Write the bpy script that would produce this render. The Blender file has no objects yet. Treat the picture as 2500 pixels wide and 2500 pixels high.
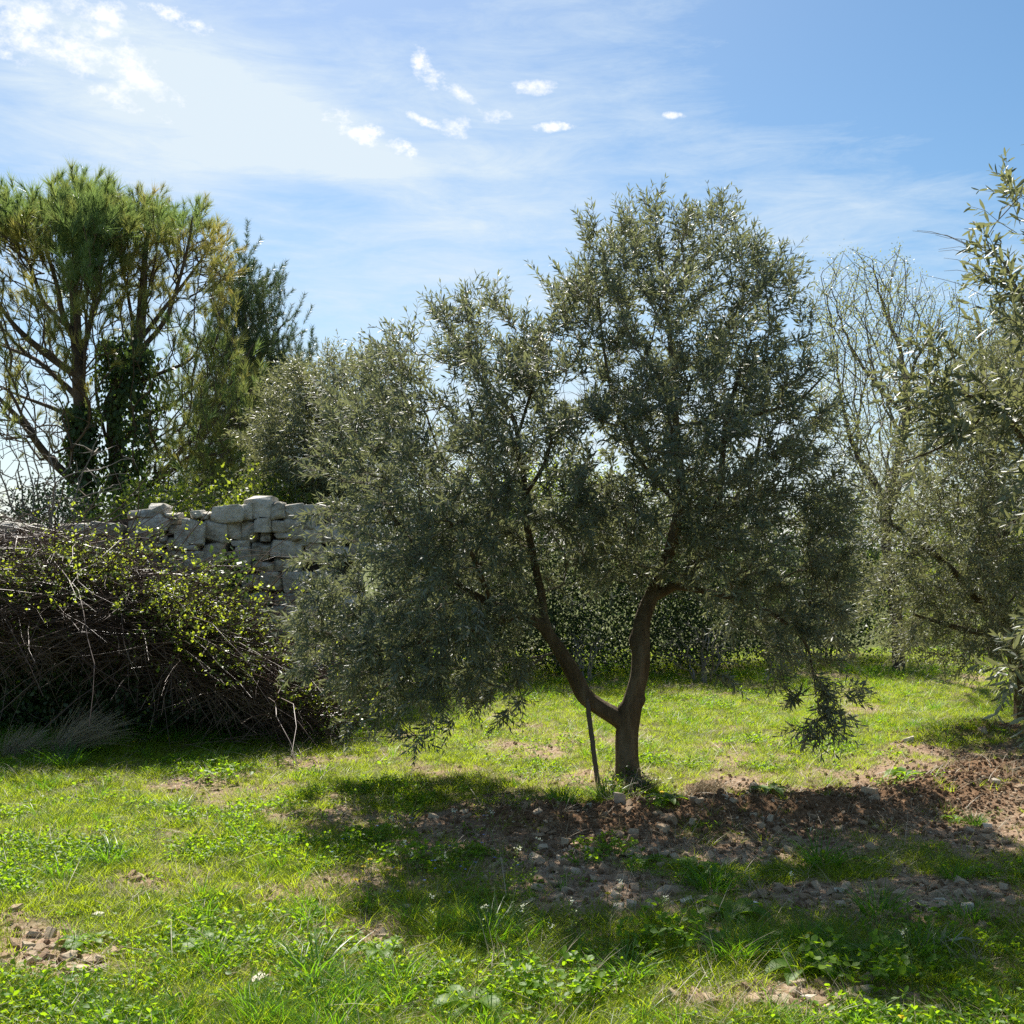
import bpy, math
import numpy as np
from mathutils import Matrix

rng = np.random.default_rng(11)
scene = bpy.context.scene
COL = scene.collection
R = math.radians

# ------------------------------------------------------------------ camera
F = 2681.0                       # focal length in photo pixels (photo 2500 px wide)
CAMH = 1.55
PITCH = R(1.94)
cam_d = bpy.data.cameras.new("camera")
cam = bpy.data.objects.new("camera", cam_d)
COL.objects.link(cam)
cam.location = (0, 0, CAMH)
cam.rotation_euler = (R(90) + PITCH, 0, 0)
cam_d.sensor_width = 36
cam_d.lens = 36 * F / 2500
cam_d.clip_end = 3000
scene.camera = cam

# ------------------------------------------------------------------ light
SUN_EL, SUN_AZ = R(49), R(-14)   # azimuth from +Y, negative = left
EXPOSURE = 1.05
sd = bpy.data.lights.new("sun", 'SUN')
sd.energy = 5.0
sd.angle = R(0.53)
sd.color = (1.0, 0.95, 0.86)
sun = bpy.data.objects.new("sun", sd)
COL.objects.link(sun)
sun.location = (-5, 20, 25)
sun.rotation_euler = (R(90) - SUN_EL, 0, math.pi - SUN_AZ)

SKY = 0.056
w = bpy.data.worlds.new("World")
scene.world = w
w.use_nodes = True
NT = w.node_tree
NT.nodes.clear()


def node(nt, t, **kw):
    n = nt.nodes.new(t)
    for k, v in kw.items():
        setattr(n, k, v)
    return n


def P(px, py, Y):
    """a point seen at photo pixel (px,py) whose world depth is Y"""
    px = np.asarray(px, float); py = np.asarray(py, float); Y = np.asarray(Y, float)
    a = (px - 1250) / F
    b = -(py - 1250) / F
    c, s = math.cos(PITCH), math.sin(PITCH)
    fy = c - b * s
    fz = s + b * c
    return np.stack([a / fy * Y, Y + 0 * a, CAMH + fz / fy * Y], -1)


def G(px, py):
    """ground point seen at a photo pixel"""
    b = -(py - 1250) / F
    c, s = math.cos(PITCH), math.sin(PITCH)
    fy = c - b * s
    fz = s + b * c
    Y = -CAMH / (fz / fy)
    return ((px - 1250) / F / fy * Y, Y)


def build_world():
    nt = NT
    out = node(nt, 'ShaderNodeOutputWorld')
    bg = node(nt, 'ShaderNodeBackground')
    bg.inputs['Strength'].default_value = SKY
    nt.links.new(bg.outputs[0], out.inputs[0])
    sky = node(nt, 'ShaderNodeTexSky')
    sky.sky_type = 'NISHITA'
    sky.sun_disc = False
    sky.sun_elevation = SUN_EL
    sky.sun_rotation = SUN_AZ % (2 * math.pi)
    sky.air_density = 1.0
    sky.dust_density = 0.6
    sky.ozone_density = 2.2
    tc = node(nt, 'ShaderNodeTexCoord')
    V = tc.outputs['Generated']

    def math_(op, a, b=None, clamp=False):
        m = node(nt, 'ShaderNodeMath', operation=op, use_clamp=clamp)
        for i, x in enumerate((a, b)):
            if x is None: continue
            if isinstance(x, (int, float)): m.inputs[i].default_value = x
            else: nt.links.new(x, m.inputs[i])
        return m.outputs[0]

    def noise(scale3, scale, detail, rough, dist=0.0, off=(0, 0, 0), rot=(0, 0, 0)):
        mp = node(nt, 'ShaderNodeMapping')
        mp.inputs['Scale'].default_value = scale3
        mp.inputs['Location'].default_value = off
        mp.inputs['Rotation'].default_value = rot
        nt.links.new(V, mp.inputs[0])
        n = node(nt, 'ShaderNodeTexNoise')
        n.inputs['Scale'].default_value = scale
        n.inputs['Detail'].default_value = detail
        n.inputs['Roughness'].default_value = rough
        n.inputs['Distortion'].default_value = dist
        nt.links.new(mp.outputs[0], n.inputs['Vector'])
        return n.outputs[0]

    def dirn(px, py):
        p = P(px, py, 1.0) - np.array([0, 0, CAMH])
        return p / np.linalg.norm(p)

    wob = math_('SUBTRACT', noise((1, 1, 1.5), 42, 9, 0.66), 0.5)
    wob2 = math_('SUBTRACT', noise((1, 1, 2.2), 5, 5, 0.6, off=(3, 1, 2)), 0.5)

    def blob(px, py, rx, ry, rot=0.0):
        """1 at the centre direction, falling to 0 outside an ellipse on the sky"""
        c = dirn(px, py)
        r = np.cross(c, [0, 0, 1.0]); r /= np.linalg.norm(r)
        u = np.cross(r, c)
        ca, sa = math.cos(R(rot)), math.sin(R(rot))
        e1 = (r * ca + u * sa) * F / rx
        e2 = (-r * sa + u * ca) * F / ry
        outs = []
        for e in (e1, e2):
            d = node(nt, 'ShaderNodeVectorMath', operation='DOT_PRODUCT')
            nt.links.new(V, d.inputs[0]); d.inputs[1].default_value = tuple(e)
            outs.append(math_('POWER', math_('ABSOLUTE', d.outputs['Value']), 2.0))
        d = node(nt, 'ShaderNodeVectorMath', operation='DOT_PRODUCT')
        nt.links.new(V, d.inputs[0]); d.inputs[1].default_value = tuple(c)
        front = math_('GREATER_THAN', d.outputs['Value'], 0.0)
        q = math_('SUBTRACT', 1.0, math_('ADD', outs[0], outs[1]))
        return q, front

    # thick little clouds
    total = None
    for (px, py, rx, ry, rot, k) in CLOUDS:
        q, fr = blob(px, py, rx, ry, rot)
        v = math_('ADD', math_('MAXIMUM', q, -3.0), math_('MULTIPLY', wob, k * 2.2))
        v = math_('SUBTRACT', v, 0.12)
        v = math_('MULTIPLY', math_('MULTIPLY', math_('POWER', math_('MULTIPLY', v, 0.8, clamp=True), 1.3), 0.9), fr)
        total = v if total is None else math_('MAXIMUM', total, v)
    # wide thin veil
    veil = math_('MULTIPLY', math_('SUBTRACT', noise((1, 1, 3.2), 3.2, 9, 0.6, 0.35, (1.3, 0.4, 0.9), (0, R(14), 0)), 0.40), 1.6)
    for (px, py, rx, ry, rot, amp) in VEILS:
        q, fr = blob(px, py, rx, ry, rot)
        q = math_('MULTIPLY', math_('MULTIPLY', math_('MAXIMUM', q, 0.0), fr), amp)
        veil = math_('ADD', veil, q)
    veil = math_('ADD', veil, math_('MULTIPLY', wob2, 0.45))
    fine = noise((1, 1, 5.0), 9, 10, 0.72, 0.5, (5, 2, 1), (0, R(12), 0))
    veil = math_('ADD', veil, math_('MULTIPLY', math_('SUBTRACT', fine, 0.5), 1.25))
    veil = math_('MULTIPLY', veil, math_('ADD', 0.62, math_('MULTIPLY', fine, 0.68)))
    veil = math_('MULTIPLY', veil, 0.92, clamp=True)
    mix1 = node(nt, 'ShaderNodeMix', data_type='RGBA')
    nt.links.new(veil, mix1.inputs[0])
    hs = node(nt, 'ShaderNodeHueSaturation')
    hs.inputs['Saturation'].default_value = 1.22
    hs.inputs['Hue'].default_value = 0.492
    hs.inputs['Value'].default_value = 1.08
    nt.links.new(sky.outputs[0], hs.inputs['Color'])
    nt.links.new(hs.outputs[0], mix1.inputs[6])
    mix1.inputs[7].default_value = VEILCOL
    mix2 = node(nt, 'ShaderNodeMix', data_type='RGBA')
    nt.links.new(total, mix2.inputs[0])
    nt.links.new(mix1.outputs[2], mix2.inputs[6])
    mix2.inputs[7].default_value = CLOUDCOL
    nt.links.new(mix2.outputs[2], bg.inputs[0])


VEILCOL = (6.6, 7.6, 8.4, 1)
CLOUDCOL = (9.5, 9.6, 9.8, 1)
# px, py, rx, ry, rotation, raggedness
CLOUDS = [(60, 60, 250, 85, -8, 2.6), (260, 140, 150, 75, -30, 2.8), (340, 195, 80, 30, -30, 2.4),
          (430, 45, 70, 20, -10, 3.2), (250, 35, 90, 30, -10, 3.0),
          (1030, 150, 34, 30, -60, 3.0), (1055, 190, 38, 26, -30, 2.8), (1105, 218, 52, 15, -22, 2.6),
          (1310, 213, 58, 20, 4, 2.3), (1112, 312, 46, 25, 8, 2.4), (1050, 300, 52, 13, -22, 2.8),
          (1208, 282, 42, 24, -8, 2.5), (1350, 308, 50, 11, 0, 3.4), (1640, 281, 34, 9, -10, 3.0), (905, 330, 110, 30, -24, 3.6)]
VEILS = [(250, 200, 640, 260, -12, 0.62), (560, 320, 520, 170, -14, 0.62), (800, 360, 300, 90, -14, 0.35),
         (1350, 200, 500, 260, -10, 0.32), (1200, 480, 420, 130, -12, 0.34), (150, 400, 420, 120, 0, 0.25),
         (780, 480, 300, 70, -4, -0.65), (2450, 40, 620, 420, 0, -0.45), (2050, 420, 560, 120, 0, 0.16),
         (1500, 800, 2600, 330, 0, 0.26), (1250, 1250, 3000, 420, 0, 0.5), (1000, 680, 500, 80, 0, 0.15)]
build_world()

vs = scene.view_settings
vs.view_transform = 'Standard'
vs.look = 'None'
vs.exposure = EXPOSURE
vs.gamma = 1
vs.use_curve_mapping = False
cy = scene.cycles
cy.max_bounces = 6
cy.diffuse_bounces = 3
cy.glossy_bounces = 2
cy.transmission_bounces = 4
cy.transparent_max_bounces = 8
cy.caustics_reflective = False
cy.caustics_refractive = False
cy.sample_clamp_indirect = 6
cy.use_denoising = False
scene.render.use_persistent_data = False

# ------------------------------------------------------------------ helpers


def tag(o, label=None, cat=None, group=None, kind=None):
    if label: o['label'] = label
    if cat: o['category'] = cat
    if group: o['group'] = group
    if kind: o['kind'] = kind
    return o


def empty(name, loc, label, cat, group=None):
    o = bpy.data.objects.new(name, None)
    COL.objects.link(o)
    o.location = tuple(float(c) for c in loc)
    o.empty_display_size = 0.2
    return tag(o, label, cat, group)


def make_mesh(name, V, F_, mat, smooth=True, attrs=None):
    """F_: one (M,k) array or a list of such arrays"""
    me = bpy.data.meshes.new(name)
    V = np.ascontiguousarray(V, dtype=np.float32)
    Fs = F_ if isinstance(F_, list) else [F_]
    Fs = [np.asarray(f, dtype=np.int32) for f in Fs if len(f)]
    me.vertices.add(len(V))
    me.vertices.foreach_set('co', V.ravel())
    loops = np.concatenate([f.ravel() for f in Fs])
    sizes = np.concatenate([np.full(len(f), f.shape[1], np.int32) for f in Fs])
    starts = np.concatenate([[0], np.cumsum(sizes)[:-1]]).astype(np.int32)
    me.loops.add(len(loops))
    me.loops.foreach_set('vertex_index', loops)
    me.polygons.add(len(sizes))
    me.polygons.foreach_set('loop_start', starts)
    me.polygons.foreach_set('use_smooth', np.full(len(sizes), smooth, dtype=bool))
    for k, v in (attrs or {}).items():
        a = me.attributes.new(k, 'FLOAT', 'POINT')
        a.data.foreach_set('value', np.ascontiguousarray(v, dtype=np.float32))
    me.update(calc_edges=True)
    if mat: me.materials.append(mat)
    return me


def link(name, me, parent=None, loc=None):
    o = bpy.data.objects.new(name, me)
    COL.objects.link(o)
    if loc is not None: o.location = tuple(float(c) for c in loc)
    if parent is not None:
        o.parent = parent
        if loc is None:              # geometry given in world coordinates
            o.location = tuple(-c for c in parent.location)
    return o


def norm(v):
    return v / np.maximum(np.linalg.norm(v, axis=-1, keepdims=True), 1e-9)


def frames(y, nrm):
    """rotation matrices with local Y along y and local Z close to nrm; columns X,Y,Z"""
    y = norm(y)
    z = nrm - (nrm * y).sum(-1, keepdims=True) * y
    z = norm(z)
    x = np.cross(y, z)
    return np.stack([x, y, z], -1)


def stamp(tv, tf, M, T, S):
    """repeat template tv/tf by matrices M (N,3,3), places T and scales S"""
    N, n = len(T), len(tv)
    S = np.asarray(S)
    if S.ndim == 1: S = S[:, None]
    V = np.einsum('nij,kj->nki', M, tv) * S[:, None, :] + T[:, None, :] if S.shape[1] == 1 else \
        np.einsum('nij,nkj->nki', M, tv[None] * S[:, None, :]) + T[:, None, :]
    off = (np.arange(N) * n)[:, None, None]
    fs = tf if isinstance(tf, list) else [tf]
    Fs = [(f[None] + off).reshape(-1, f.shape[1]) for f in fs]
    return V.reshape(-1, 3), Fs


def tubes(Pn, r, sides=3):
    """Pn (N,K,3) polylines with radii r (N,K) -> one mesh"""
    N, K, _ = Pn.shape
    t = np.gradient(Pn, axis=1)
    t = norm(t)
    ref = np.array([0.31, 0.74, 0.59])
    a = norm(np.cross(t, ref))
    b = np.cross(t, a)
    th = np.arange(sides) / sides * 2 * np.pi
    ring = a[:, :, None] * np.cos(th)[None, None, :, None] + b[:, :, None] * np.sin(th)[None, None, :, None]
    V = Pn[:, :, None] + ring * r[:, :, None, None]
    i = np.arange(N)[:, None, None] * K * sides
    k = np.arange(K - 1)[None, :, None] * sides
    s = np.arange(sides)[None, None, :]
    s2 = (s + 1) % sides
    q = np.stack([i + k + s, i + k + s2, i + k + sides + s2, i + k + sides + s], -1).reshape(-1, 4)
    return V.reshape(-1, 3), q


def vnoise(x, y, scale, seed=0):
    """cheap smooth value noise in 0..1"""
    g = np.random.default_rng(seed).random((64, 64))
    u = np.asarray(x) / scale + 1000.37; v = np.asarray(y) / scale + 1000.71
    i = np.floor(u).astype(int); j = np.floor(v).astype(int)
    fu = u - i; fv = v - j
    fu = fu * fu * (3 - 2 * fu); fv = fv * fv * (3 - 2 * fv)
    a = g[i % 64, j % 64]; b = g[(i + 1) % 64, j % 64]
    c = g[i % 64, (j + 1) % 64]; d = g[(i + 1) % 64, (j + 1) % 64]
    return (a * (1 - fu) + b * fu) * (1 - fv) + (c * (1 - fu) + d * fu) * fv


def fbm(x, y, scale, seed=0, oct=4):
    s, a, t = 0, 1.0, 0
    for o in range(oct):
        s = s + a * vnoise(x, y, scale / 2 ** o, seed + o * 13); t += a; a *= 0.5
    return s / t


def sstep(a, b, x):
    t = np.clip((x - a) / (b - a), 0, 1)
    return t * t * (3 - 2 * t)


# ------------------------------------------------------------------ materials


def new_mat(name):
    m = bpy.data.materials.new(name)
    m.use_nodes = True
    m.node_tree.nodes.clear()
    return m, m.node_tree


def leaf_mat(name, a, b, under, trans, tw, rough=0.4, spec=0.5, tint=None, objrand=0.0, under_f=1.0):
    m, nt = new_mat(name)
    out = node(nt, 'ShaderNodeOutputMaterial')
    at = node(nt, 'ShaderNodeAttribute', attribute_name='rnd')
    fac = at.outputs['Fac']
    if objrand:
        oi = node(nt, 'ShaderNodeObjectInfo')
        mm = node(nt, 'ShaderNodeMath', operation='MULTIPLY_ADD')
        nt.links.new(oi.outputs['Random'], mm.inputs[0]); mm.inputs[1].default_value = objrand
        m2 = node(nt, 'ShaderNodeMath', operation='MULTIPLY')
        nt.links.new(fac, m2.inputs[0]); m2.inputs[1].default_value = 1 - objrand
        nt.links.new(m2.outputs[0], mm.inputs[2])
        fac = mm.outputs[0]
    top = node(nt, 'ShaderNodeMix', data_type='RGBA')
    nt.links.new(fac, top.inputs[0])
    top.inputs[6].default_value = (*a, 1); top.inputs[7].default_value = (*b, 1)
    col = top.outputs[2]
    trc = None
    if tint:
        ta = node(nt, 'ShaderNodeAttribute', attribute_name='tint')
        tm = node(nt, 'ShaderNodeMix', data_type='RGBA')
        nt.links.new(ta.outputs['Fac'], tm.inputs[0]); nt.links.new(col, tm.inputs[6])
        tm.inputs[7].default_value = (*tint, 1)
        col = tm.outputs[2]
        trc = node(nt, 'ShaderNodeMix', data_type='RGBA')
        nt.links.new(ta.outputs['Fac'], trc.inputs[0])
        trc.inputs[6].default_value = (*trans, 1); trc.inputs[7].default_value = (*[min(1, 1.3 * c) for c in tint], 1)
    if under:
        ge = node(nt, 'ShaderNodeNewGeometry')
        um = node(nt, 'ShaderNodeMix', data_type='RGBA')
        nt.links.new(ge.outputs['Backfacing'], um.inputs[0]); nt.links.new(col, um.inputs[6])
        um.inputs[7].default_value = (*under, 1)
        col = um.outputs[2]
    pb = node(nt, 'ShaderNodeBsdfPrincipled')
    nt.links.new(col, pb.inputs['Base Color'])
    pb.inputs['Roughness'].default_value = rough
    pb.inputs['Specular IOR Level'].default_value = spec
    tr = node(nt, 'ShaderNodeBsdfTranslucent')
    if trc: nt.links.new(trc.outputs[2], tr.inputs[0])
    else: tr.inputs[0].default_value = (*trans, 1)
    mx = node(nt, 'ShaderNodeMixShader')
    mx.inputs[0].default_value = tw
    nt.links.new(pb.outputs[0], mx.inputs[1]); nt.links.new(tr.outputs[0], mx.inputs[2])
    nt.links.new(mx.outputs[0], out.inputs[0])
    return m


def rough_mat(name, cols, scale=8, detail=6, rough=0.85, bump=0.4, bscale=None, stretch=(1, 1, 1), spec=0.2,
              objrand=0.0, extra=None, bdist=0.01):
    """noise-coloured rough surface: cols = list of (pos, rgb)"""
    m, nt = new_mat(name)
    out = node(nt, 'ShaderNodeOutputMaterial')
    pb = node(nt, 'ShaderNodeBsdfPrincipled')
    pb.inputs['Roughness'].default_value = rough
    pb.inputs['Specular IOR Level'].default_value = spec
    tc = node(nt, 'ShaderNodeTexCoord')
    mp = node(nt, 'ShaderNodeMapping')
    mp.inputs['Scale'].default_value = stretch
    nt.links.new(tc.outputs['Object'], mp.inputs[0])
    vec = mp.outputs[0]
    if objrand:
        oi = node(nt, 'ShaderNodeObjectInfo')
        vm = node(nt, 'ShaderNodeVectorMath', operation='ADD')
        sc = node(nt, 'ShaderNodeVectorMath', operation='SCALE')
        nt.links.new(oi.outputs['Location'], sc.inputs[0]); sc.inputs['Scale'].default_value = 3.7
        nt.links.new(vec, vm.inputs[0]); nt.links.new(sc.outputs[0], vm.inputs[1])
        vec = vm.outputs[0]
    n = node(nt, 'ShaderNodeTexNoise')
    n.inputs['Scale'].default_value = scale; n.inputs['Detail'].default_value = detail
    n.inputs['Roughness'].default_value = 0.65
    nt.links.new(vec, n.inputs['Vector'])
    fac = n.outputs[0]
    if objrand:
        ma = node(nt, 'ShaderNodeMath', operation='MULTIPLY_ADD')
        nt.links.new(oi.outputs['Random'], ma.inputs[0]); ma.inputs[1].default_value = objrand
        nt.links.new(fac, ma.inputs[2])
        sb = node(nt, 'ShaderNodeMath', operation='SUBTRACT')
        nt.links.new(ma.outputs[0], sb.inputs[0]); sb.inputs[1].default_value = objrand / 2
        fac = sb.outputs[0]
    cr = node(nt, 'ShaderNodeValToRGB')
    el = cr.color_ramp.elements
    el[0].position, el[0].color = cols[0][0], (*cols[0][1], 1)
    el[1].position, el[1].color = cols[-1][0], (*cols[-1][1], 1)
    for p, c in cols[1:-1]:
        e = el.new(p); e.color = (*c, 1)
    nt.links.new(fac, cr.inputs[0])
    nt.links.new(cr.outputs[0], pb.inputs['Base Color'])
    n2 = node(nt, 'ShaderNodeTexNoise')
    n2.inputs['Scale'].default_value = bscale or scale * 4; n2.inputs['Detail'].default_value = 8
    n2.inputs['Roughness'].default_value = 0.7
    nt.links.new(vec, n2.inputs['Vector'])
    bp = node(nt, 'ShaderNodeBump')
    bp.inputs['Strength'].default_value = bump; bp.inputs['Distance'].default_value = bdist
    nt.links.new(n2.outputs[0], bp.inputs['Height'])
    nt.links.new(bp.outputs[0], pb.inputs['Normal'])
    nt.links.new(pb.outputs[0], out.inputs[0])
    return m


M = {}
M['olive'] = leaf_mat('olive_leaf', (0.050, 0.075, 0.056), (0.12, 0.152, 0.112), (0.26, 0.29, 0.24),
                      (0.26, 0.28, 0.11), 0.32, 0.50, 0.4)
M['olive_pale'] = leaf_mat('pale_olive_leaf', (0.07, 0.093, 0.058), (0.14, 0.165, 0.098), (0.27, 0.285, 0.21),
                           (0.32, 0.335, 0.12), 0.30, 0.48, 0.45)
M['grass'] = leaf_mat('grass_blade', (0.060, 0.130, 0.007), (0.19, 0.24, 0.014), None,
                      (0.54, 0.67, 0.024), 0.49, 0.45, 0.28, objrand=0.45)
M['grass_dark'] = leaf_mat('lush_grass_blade', (0.030, 0.105, 0.010), (0.075, 0.175, 0.014), None,
                           (0.25, 0.52, 0.015), 0.45, 0.40, 0.35, objrand=0.4)
M['weed'] = leaf_mat('weed_leaf', (0.050, 0.13, 0.010), (0.13, 0.22, 0.016), None,
                     (0.42, 0.66, 0.015), 0.47, 0.5, 0.25, objrand=0.4)
M['straw'] = leaf_mat('dry_straw', (0.26, 0.21, 0.13), (0.42, 0.35, 0.24), None, (0.5, 0.42, 0.25), 0.25, 0.5, 0.4)
M['pine'] = leaf_mat('pine_needle', (0.06, 0.115, 0.05), (0.13, 0.19, 0.065), None, (0.28, 0.40, 0.10), 0.38,
                     0.42, 0.5, tint=(0.46, 0.33, 0.07))
M['pine_dark'] = leaf_mat('dark_pine_needle', (0.032, 0.065, 0.036), (0.065, 0.105, 0.05), None, (0.12, 0.20, 0.07),
                          0.25, 0.42, 0.5, tint=(0.30, 0.22, 0.06))
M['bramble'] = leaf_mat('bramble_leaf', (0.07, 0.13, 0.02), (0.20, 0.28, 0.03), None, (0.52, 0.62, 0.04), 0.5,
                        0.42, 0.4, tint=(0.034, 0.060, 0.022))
M['ivy'] = leaf_mat('ivy_leaf', (0.025, 0.05, 0.018), (0.06, 0.10, 0.03), None, (0.16, 0.26, 0.04), 0.25, 0.42, 0.35)
M['bud'] = leaf_mat('young_leaf', (0.13, 0.16, 0.06), (0.22, 0.24, 0.10), None, (0.40, 0.42, 0.10), 0.4, 0.45, 0.4)
M['yellow'] = leaf_mat('yellow_petal', (0.75, 0.56, 0.02), (0.85, 0.68, 0.03), None, (0.8, 0.6, 0.03), 0.3, 0.6, 0.2)
M['white'] = leaf_mat('white_petal', (0.7, 0.7, 0.58), (0.8, 0.8, 0.72), None, (0.7, 0.7, 0.5), 0.3, 0.6, 0.2)
M['blue'] = leaf_mat('blue_petal', (0.16, 0.25, 0.65), (0.25, 0.36, 0.8), None, (0.2, 0.3, 0.7), 0.3, 0.6, 0.2)
M['bark'] = rough_mat('olive_bark', [(0.3, (0.055, 0.040, 0.024)), (0.5, (0.105, 0.078, 0.046)), (0.7, (0.19, 0.15, 0.10))],
                      11, 8, 0.9, 1.0, 38, (1, 1, 0.3), bdist=0.014)
M['twig'] = rough_mat('olive_twig_bark', [(0.3, (0.10, 0.085, 0.055)), (0.7, (0.20, 0.17, 0.12))], 5, 3, 0.8, 0.2, 40)
M['pinebark'] = rough_mat('pine_bark', [(0.3, (0.055, 0.042, 0.034)), (0.5, (0.11, 0.08, 0.06)), (0.7, (0.19, 0.14, 0.105))],
                          4, 7, 0.9, 0.8, 18, (1, 1, 0.4), bdist=0.03)
M['graytwig'] = rough_mat('bare_twig_bark', [(0.3, (0.13, 0.11, 0.09)), (0.7, (0.27, 0.24, 0.20))], 3, 3, 0.75, 0.1, 20)
M['cane'] = rough_mat('bramble_cane', [(0.3, (0.050, 0.026, 0.018)), (0.5, (0.10, 0.058, 0.038)), (0.7, (0.20, 0.145, 0.10))],
                      1.5, 3, 0.45, 0.0, 20, spec=0.5)
M['stem'] = leaf_mat('green_stem', (0.10, 0.16, 0.04), (0.16, 0.22, 0.06), None, (0.3, 0.4, 0.06), 0.3, 0.5, 0.4)
M['wood'] = rough_mat('weathered_wood', [(0.3, (0.07, 0.056, 0.042)), (0.5, (0.13, 0.105, 0.08)), (0.7, (0.2, 0.17, 0.135))],
                      12, 6, 0.85, 0.8, 40, (1, 1, 0.12), bdist=0.006)
M['limestone'] = rough_mat('grey_limestone', [(0.28, (0.15, 0.13, 0.10)), (0.39, (0.36, 0.325, 0.26)), (0.52, (0.54, 0.50, 0.425)),
                                              (0.70, (0.74, 0.70, 0.62))], 8, 10, 0.9, 1.0, 22, (1, 1, 1.6), objrand=0.20, bdist=0.03)
M['rock'] = rough_mat('pale_field_stone', [(0.3, (0.23, 0.145, 0.085)), (0.5, (0.37, 0.265, 0.17)), (0.7, (0.55, 0.45, 0.32))],
                      14, 6, 0.9, 0.5, 60, objrand=0.3, bdist=0.006)
M['pale_stone'] = rough_mat('pale_limestone_chunk', [(0.3, (0.38, 0.31, 0.23)), (0.5, (0.55, 0.48, 0.38)), (0.7, (0.72, 0.66, 0.56))],
                            14, 6, 0.9, 0.6, 60, objrand=0.3, bdist=0.008)
M['clod'] = rough_mat('red_soil_clod', [(0.3, (0.11, 0.062, 0.032)), (0.55, (0.20, 0.118, 0.064)), (0.75, (0.31, 0.205, 0.125))],
                      25, 5, 0.95, 0.8, 90, objrand=0.3, bdist=0.006)
M['core'] = rough_mat('shade_dark_rubble', [(0.3, (0.03, 0.026, 0.02)), (0.7, (0.09, 0.075, 0.06))], 9, 6, 0.95, 0.8, 30, bdist=0.03)  # dark tone stands in for the shade between the stones

# ------------------------------------------------------------------ ground
# bare patches, photo pixels: px, py, rx, ry, strength
BARE = [(1950, 2020, 620, 75, 1.15), (2430, 1960, 260, 95, 1.2), (1480, 2060, 260, 60, 1.0), (1240, 2010, 190, 38, 0.6),
        (1100, 2000, 160, 30, 0.55), (1560, 2180, 230, 60, 0.75), (2350, 2210, 330, 75, 0.8), (1720, 2290, 70, 90, 0.7),
        (1450, 1915, 220, 22, 0.6), (1720, 1920, 150, 34, 0.62), (120, 2320, 150, 60, 0.85), (350, 2160, 110, 35, 0.7),
        (60, 2060, 80, 25, 0.5), (630, 2370, 90, 30, 0.55), (1300, 1840, 170, 16, 0.7), (1120, 1875, 150, 14, 0.6),
        (760, 1990, 190, 28, 0.6), (560, 1925, 160, 12, 0.45), (1900, 2440, 420, 36, 0.75), (1480, 2400, 170, 40, 0.55),
        (290, 2400, 90, 35, 0.45), (2470, 1795, 110, 26, 1.0), (2420, 2350, 90, 25, 0.6), (1600, 1700, 260, 10, 0.2),
        (1850, 1760, 200, 10, 0.2), (2100, 2330, 60, 20, 0.3), (660, 2280, 60, 25, 0.4), (2120, 2190, 430, 45, .8), (1850, 1590, 120, 8, 0.3),
        (2250, 1900, 110, 14, 0.4), (2250, 1570, 120, 8, 0.6), (1250, 1940, 260, 18, 0.35)]


def to_px(x, y, z=0.0):
    """world -> photo pixel"""
    c, s = math.cos(PITCH), math.sin(PITCH)
    dz = z - CAMH
    f = y * c + dz * s
    f = np.where(f > 0.05, f, 0.05)
    u = -y * s + dz * c
    return 1250 + F * x / f, 1250 - F * u / f


def bare(x, y):
    px, py = to_px(x, y)
    b = np.zeros_like(px)
    wx = (fbm(x, y, 0.7, 5) - 0.5) * 160
    wy = (fbm(x, y, 0.5, 9) - 0.5) * 70
    for (cx, cy_, rx, ry, k) in BARE:
        d = ((px + wx - cx) / rx) ** 2 + ((py + wy - cy_) / ry) ** 2
        b = np.maximum(b, k * np.exp(-d * 0.8))
    n = fbm(x, y, 0.42, 21, 4)
    b = b * .85 + (n - 0.5) * 0.9 + (fbm(x, y, 0.13, 23, 3) - .5) * .55 + .07
    b = b + 0.35 * sstep(0.56, 0.75, fbm(x, y, 1.3, 33, 3))
    b = b * (1 - sstep(15, 19, np.hypot(x, y)))
    return np.clip(b, 0, 1.3)


RIDGE = [G(p, q) for p, q in ((1330, 2010), (1560, 2010), (1800, 1990), (2050, 1975), (2260, 1950), (2420, 1900), (2600, 1880), (2900, 1850))]
RIDGE2 = [G(p, q) for p, q in ((2330, 1800), (2430, 1790), (2560, 1795), (2700, 1800))]


def seg_d(x, y, pts):
    d = np.full(np.shape(x), 1e9)
    for (ax, ay), (bx, by) in zip(pts[:-1], pts[1:]):
        vx, vy = bx - ax, by - ay
        t = np.clip(((x - ax) * vx + (y - ay) * vy) / (vx * vx + vy * vy), 0, 1)
        d = np.minimum(d, np.hypot(x - ax - t * vx, y - ay - t * vy))
    return d


TRUNK_XY = P(1530, 1905, 7.3)[:2]


def ground_z(x, y):
    z = (fbm(x, y, 3.0, 41, 3) - 0.5) * 0.10
    z = z + (fbm(x, y, 0.35, 47, 3) - 0.5) * 0.035
    d = seg_d(x, y, RIDGE)
    m = np.exp(-(d / 0.30) ** 2)
    z = z + m * (0.085 + (fbm(x, y, 0.16, 61, 4) - 0.5) * 0.11)
    d2 = seg_d(x, y, RIDGE2)
    m2 = np.exp(-(d2 / 0.35) ** 2)
    z = z + m2 * (0.10 + (fbm(x, y, 0.16, 67, 4) - 0.5) * 0.13)
    b = np.clip(bare(x, y), 0, 1)
    z = z + b * (fbm(x, y, 0.07, 71, 3) - 0.5) * 0.022
    dt = np.hypot(x - TRUNK_XY[0], y - TRUNK_XY[1])
    z = z * (1 - 0.6 * np.exp(-(dt / 0.5) ** 2)) + 0.03 * np.exp(-(dt / 0.35) ** 2)
    far = sstep(25, 60, np.hypot(x, y))
    return z * (1 - far)


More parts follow.
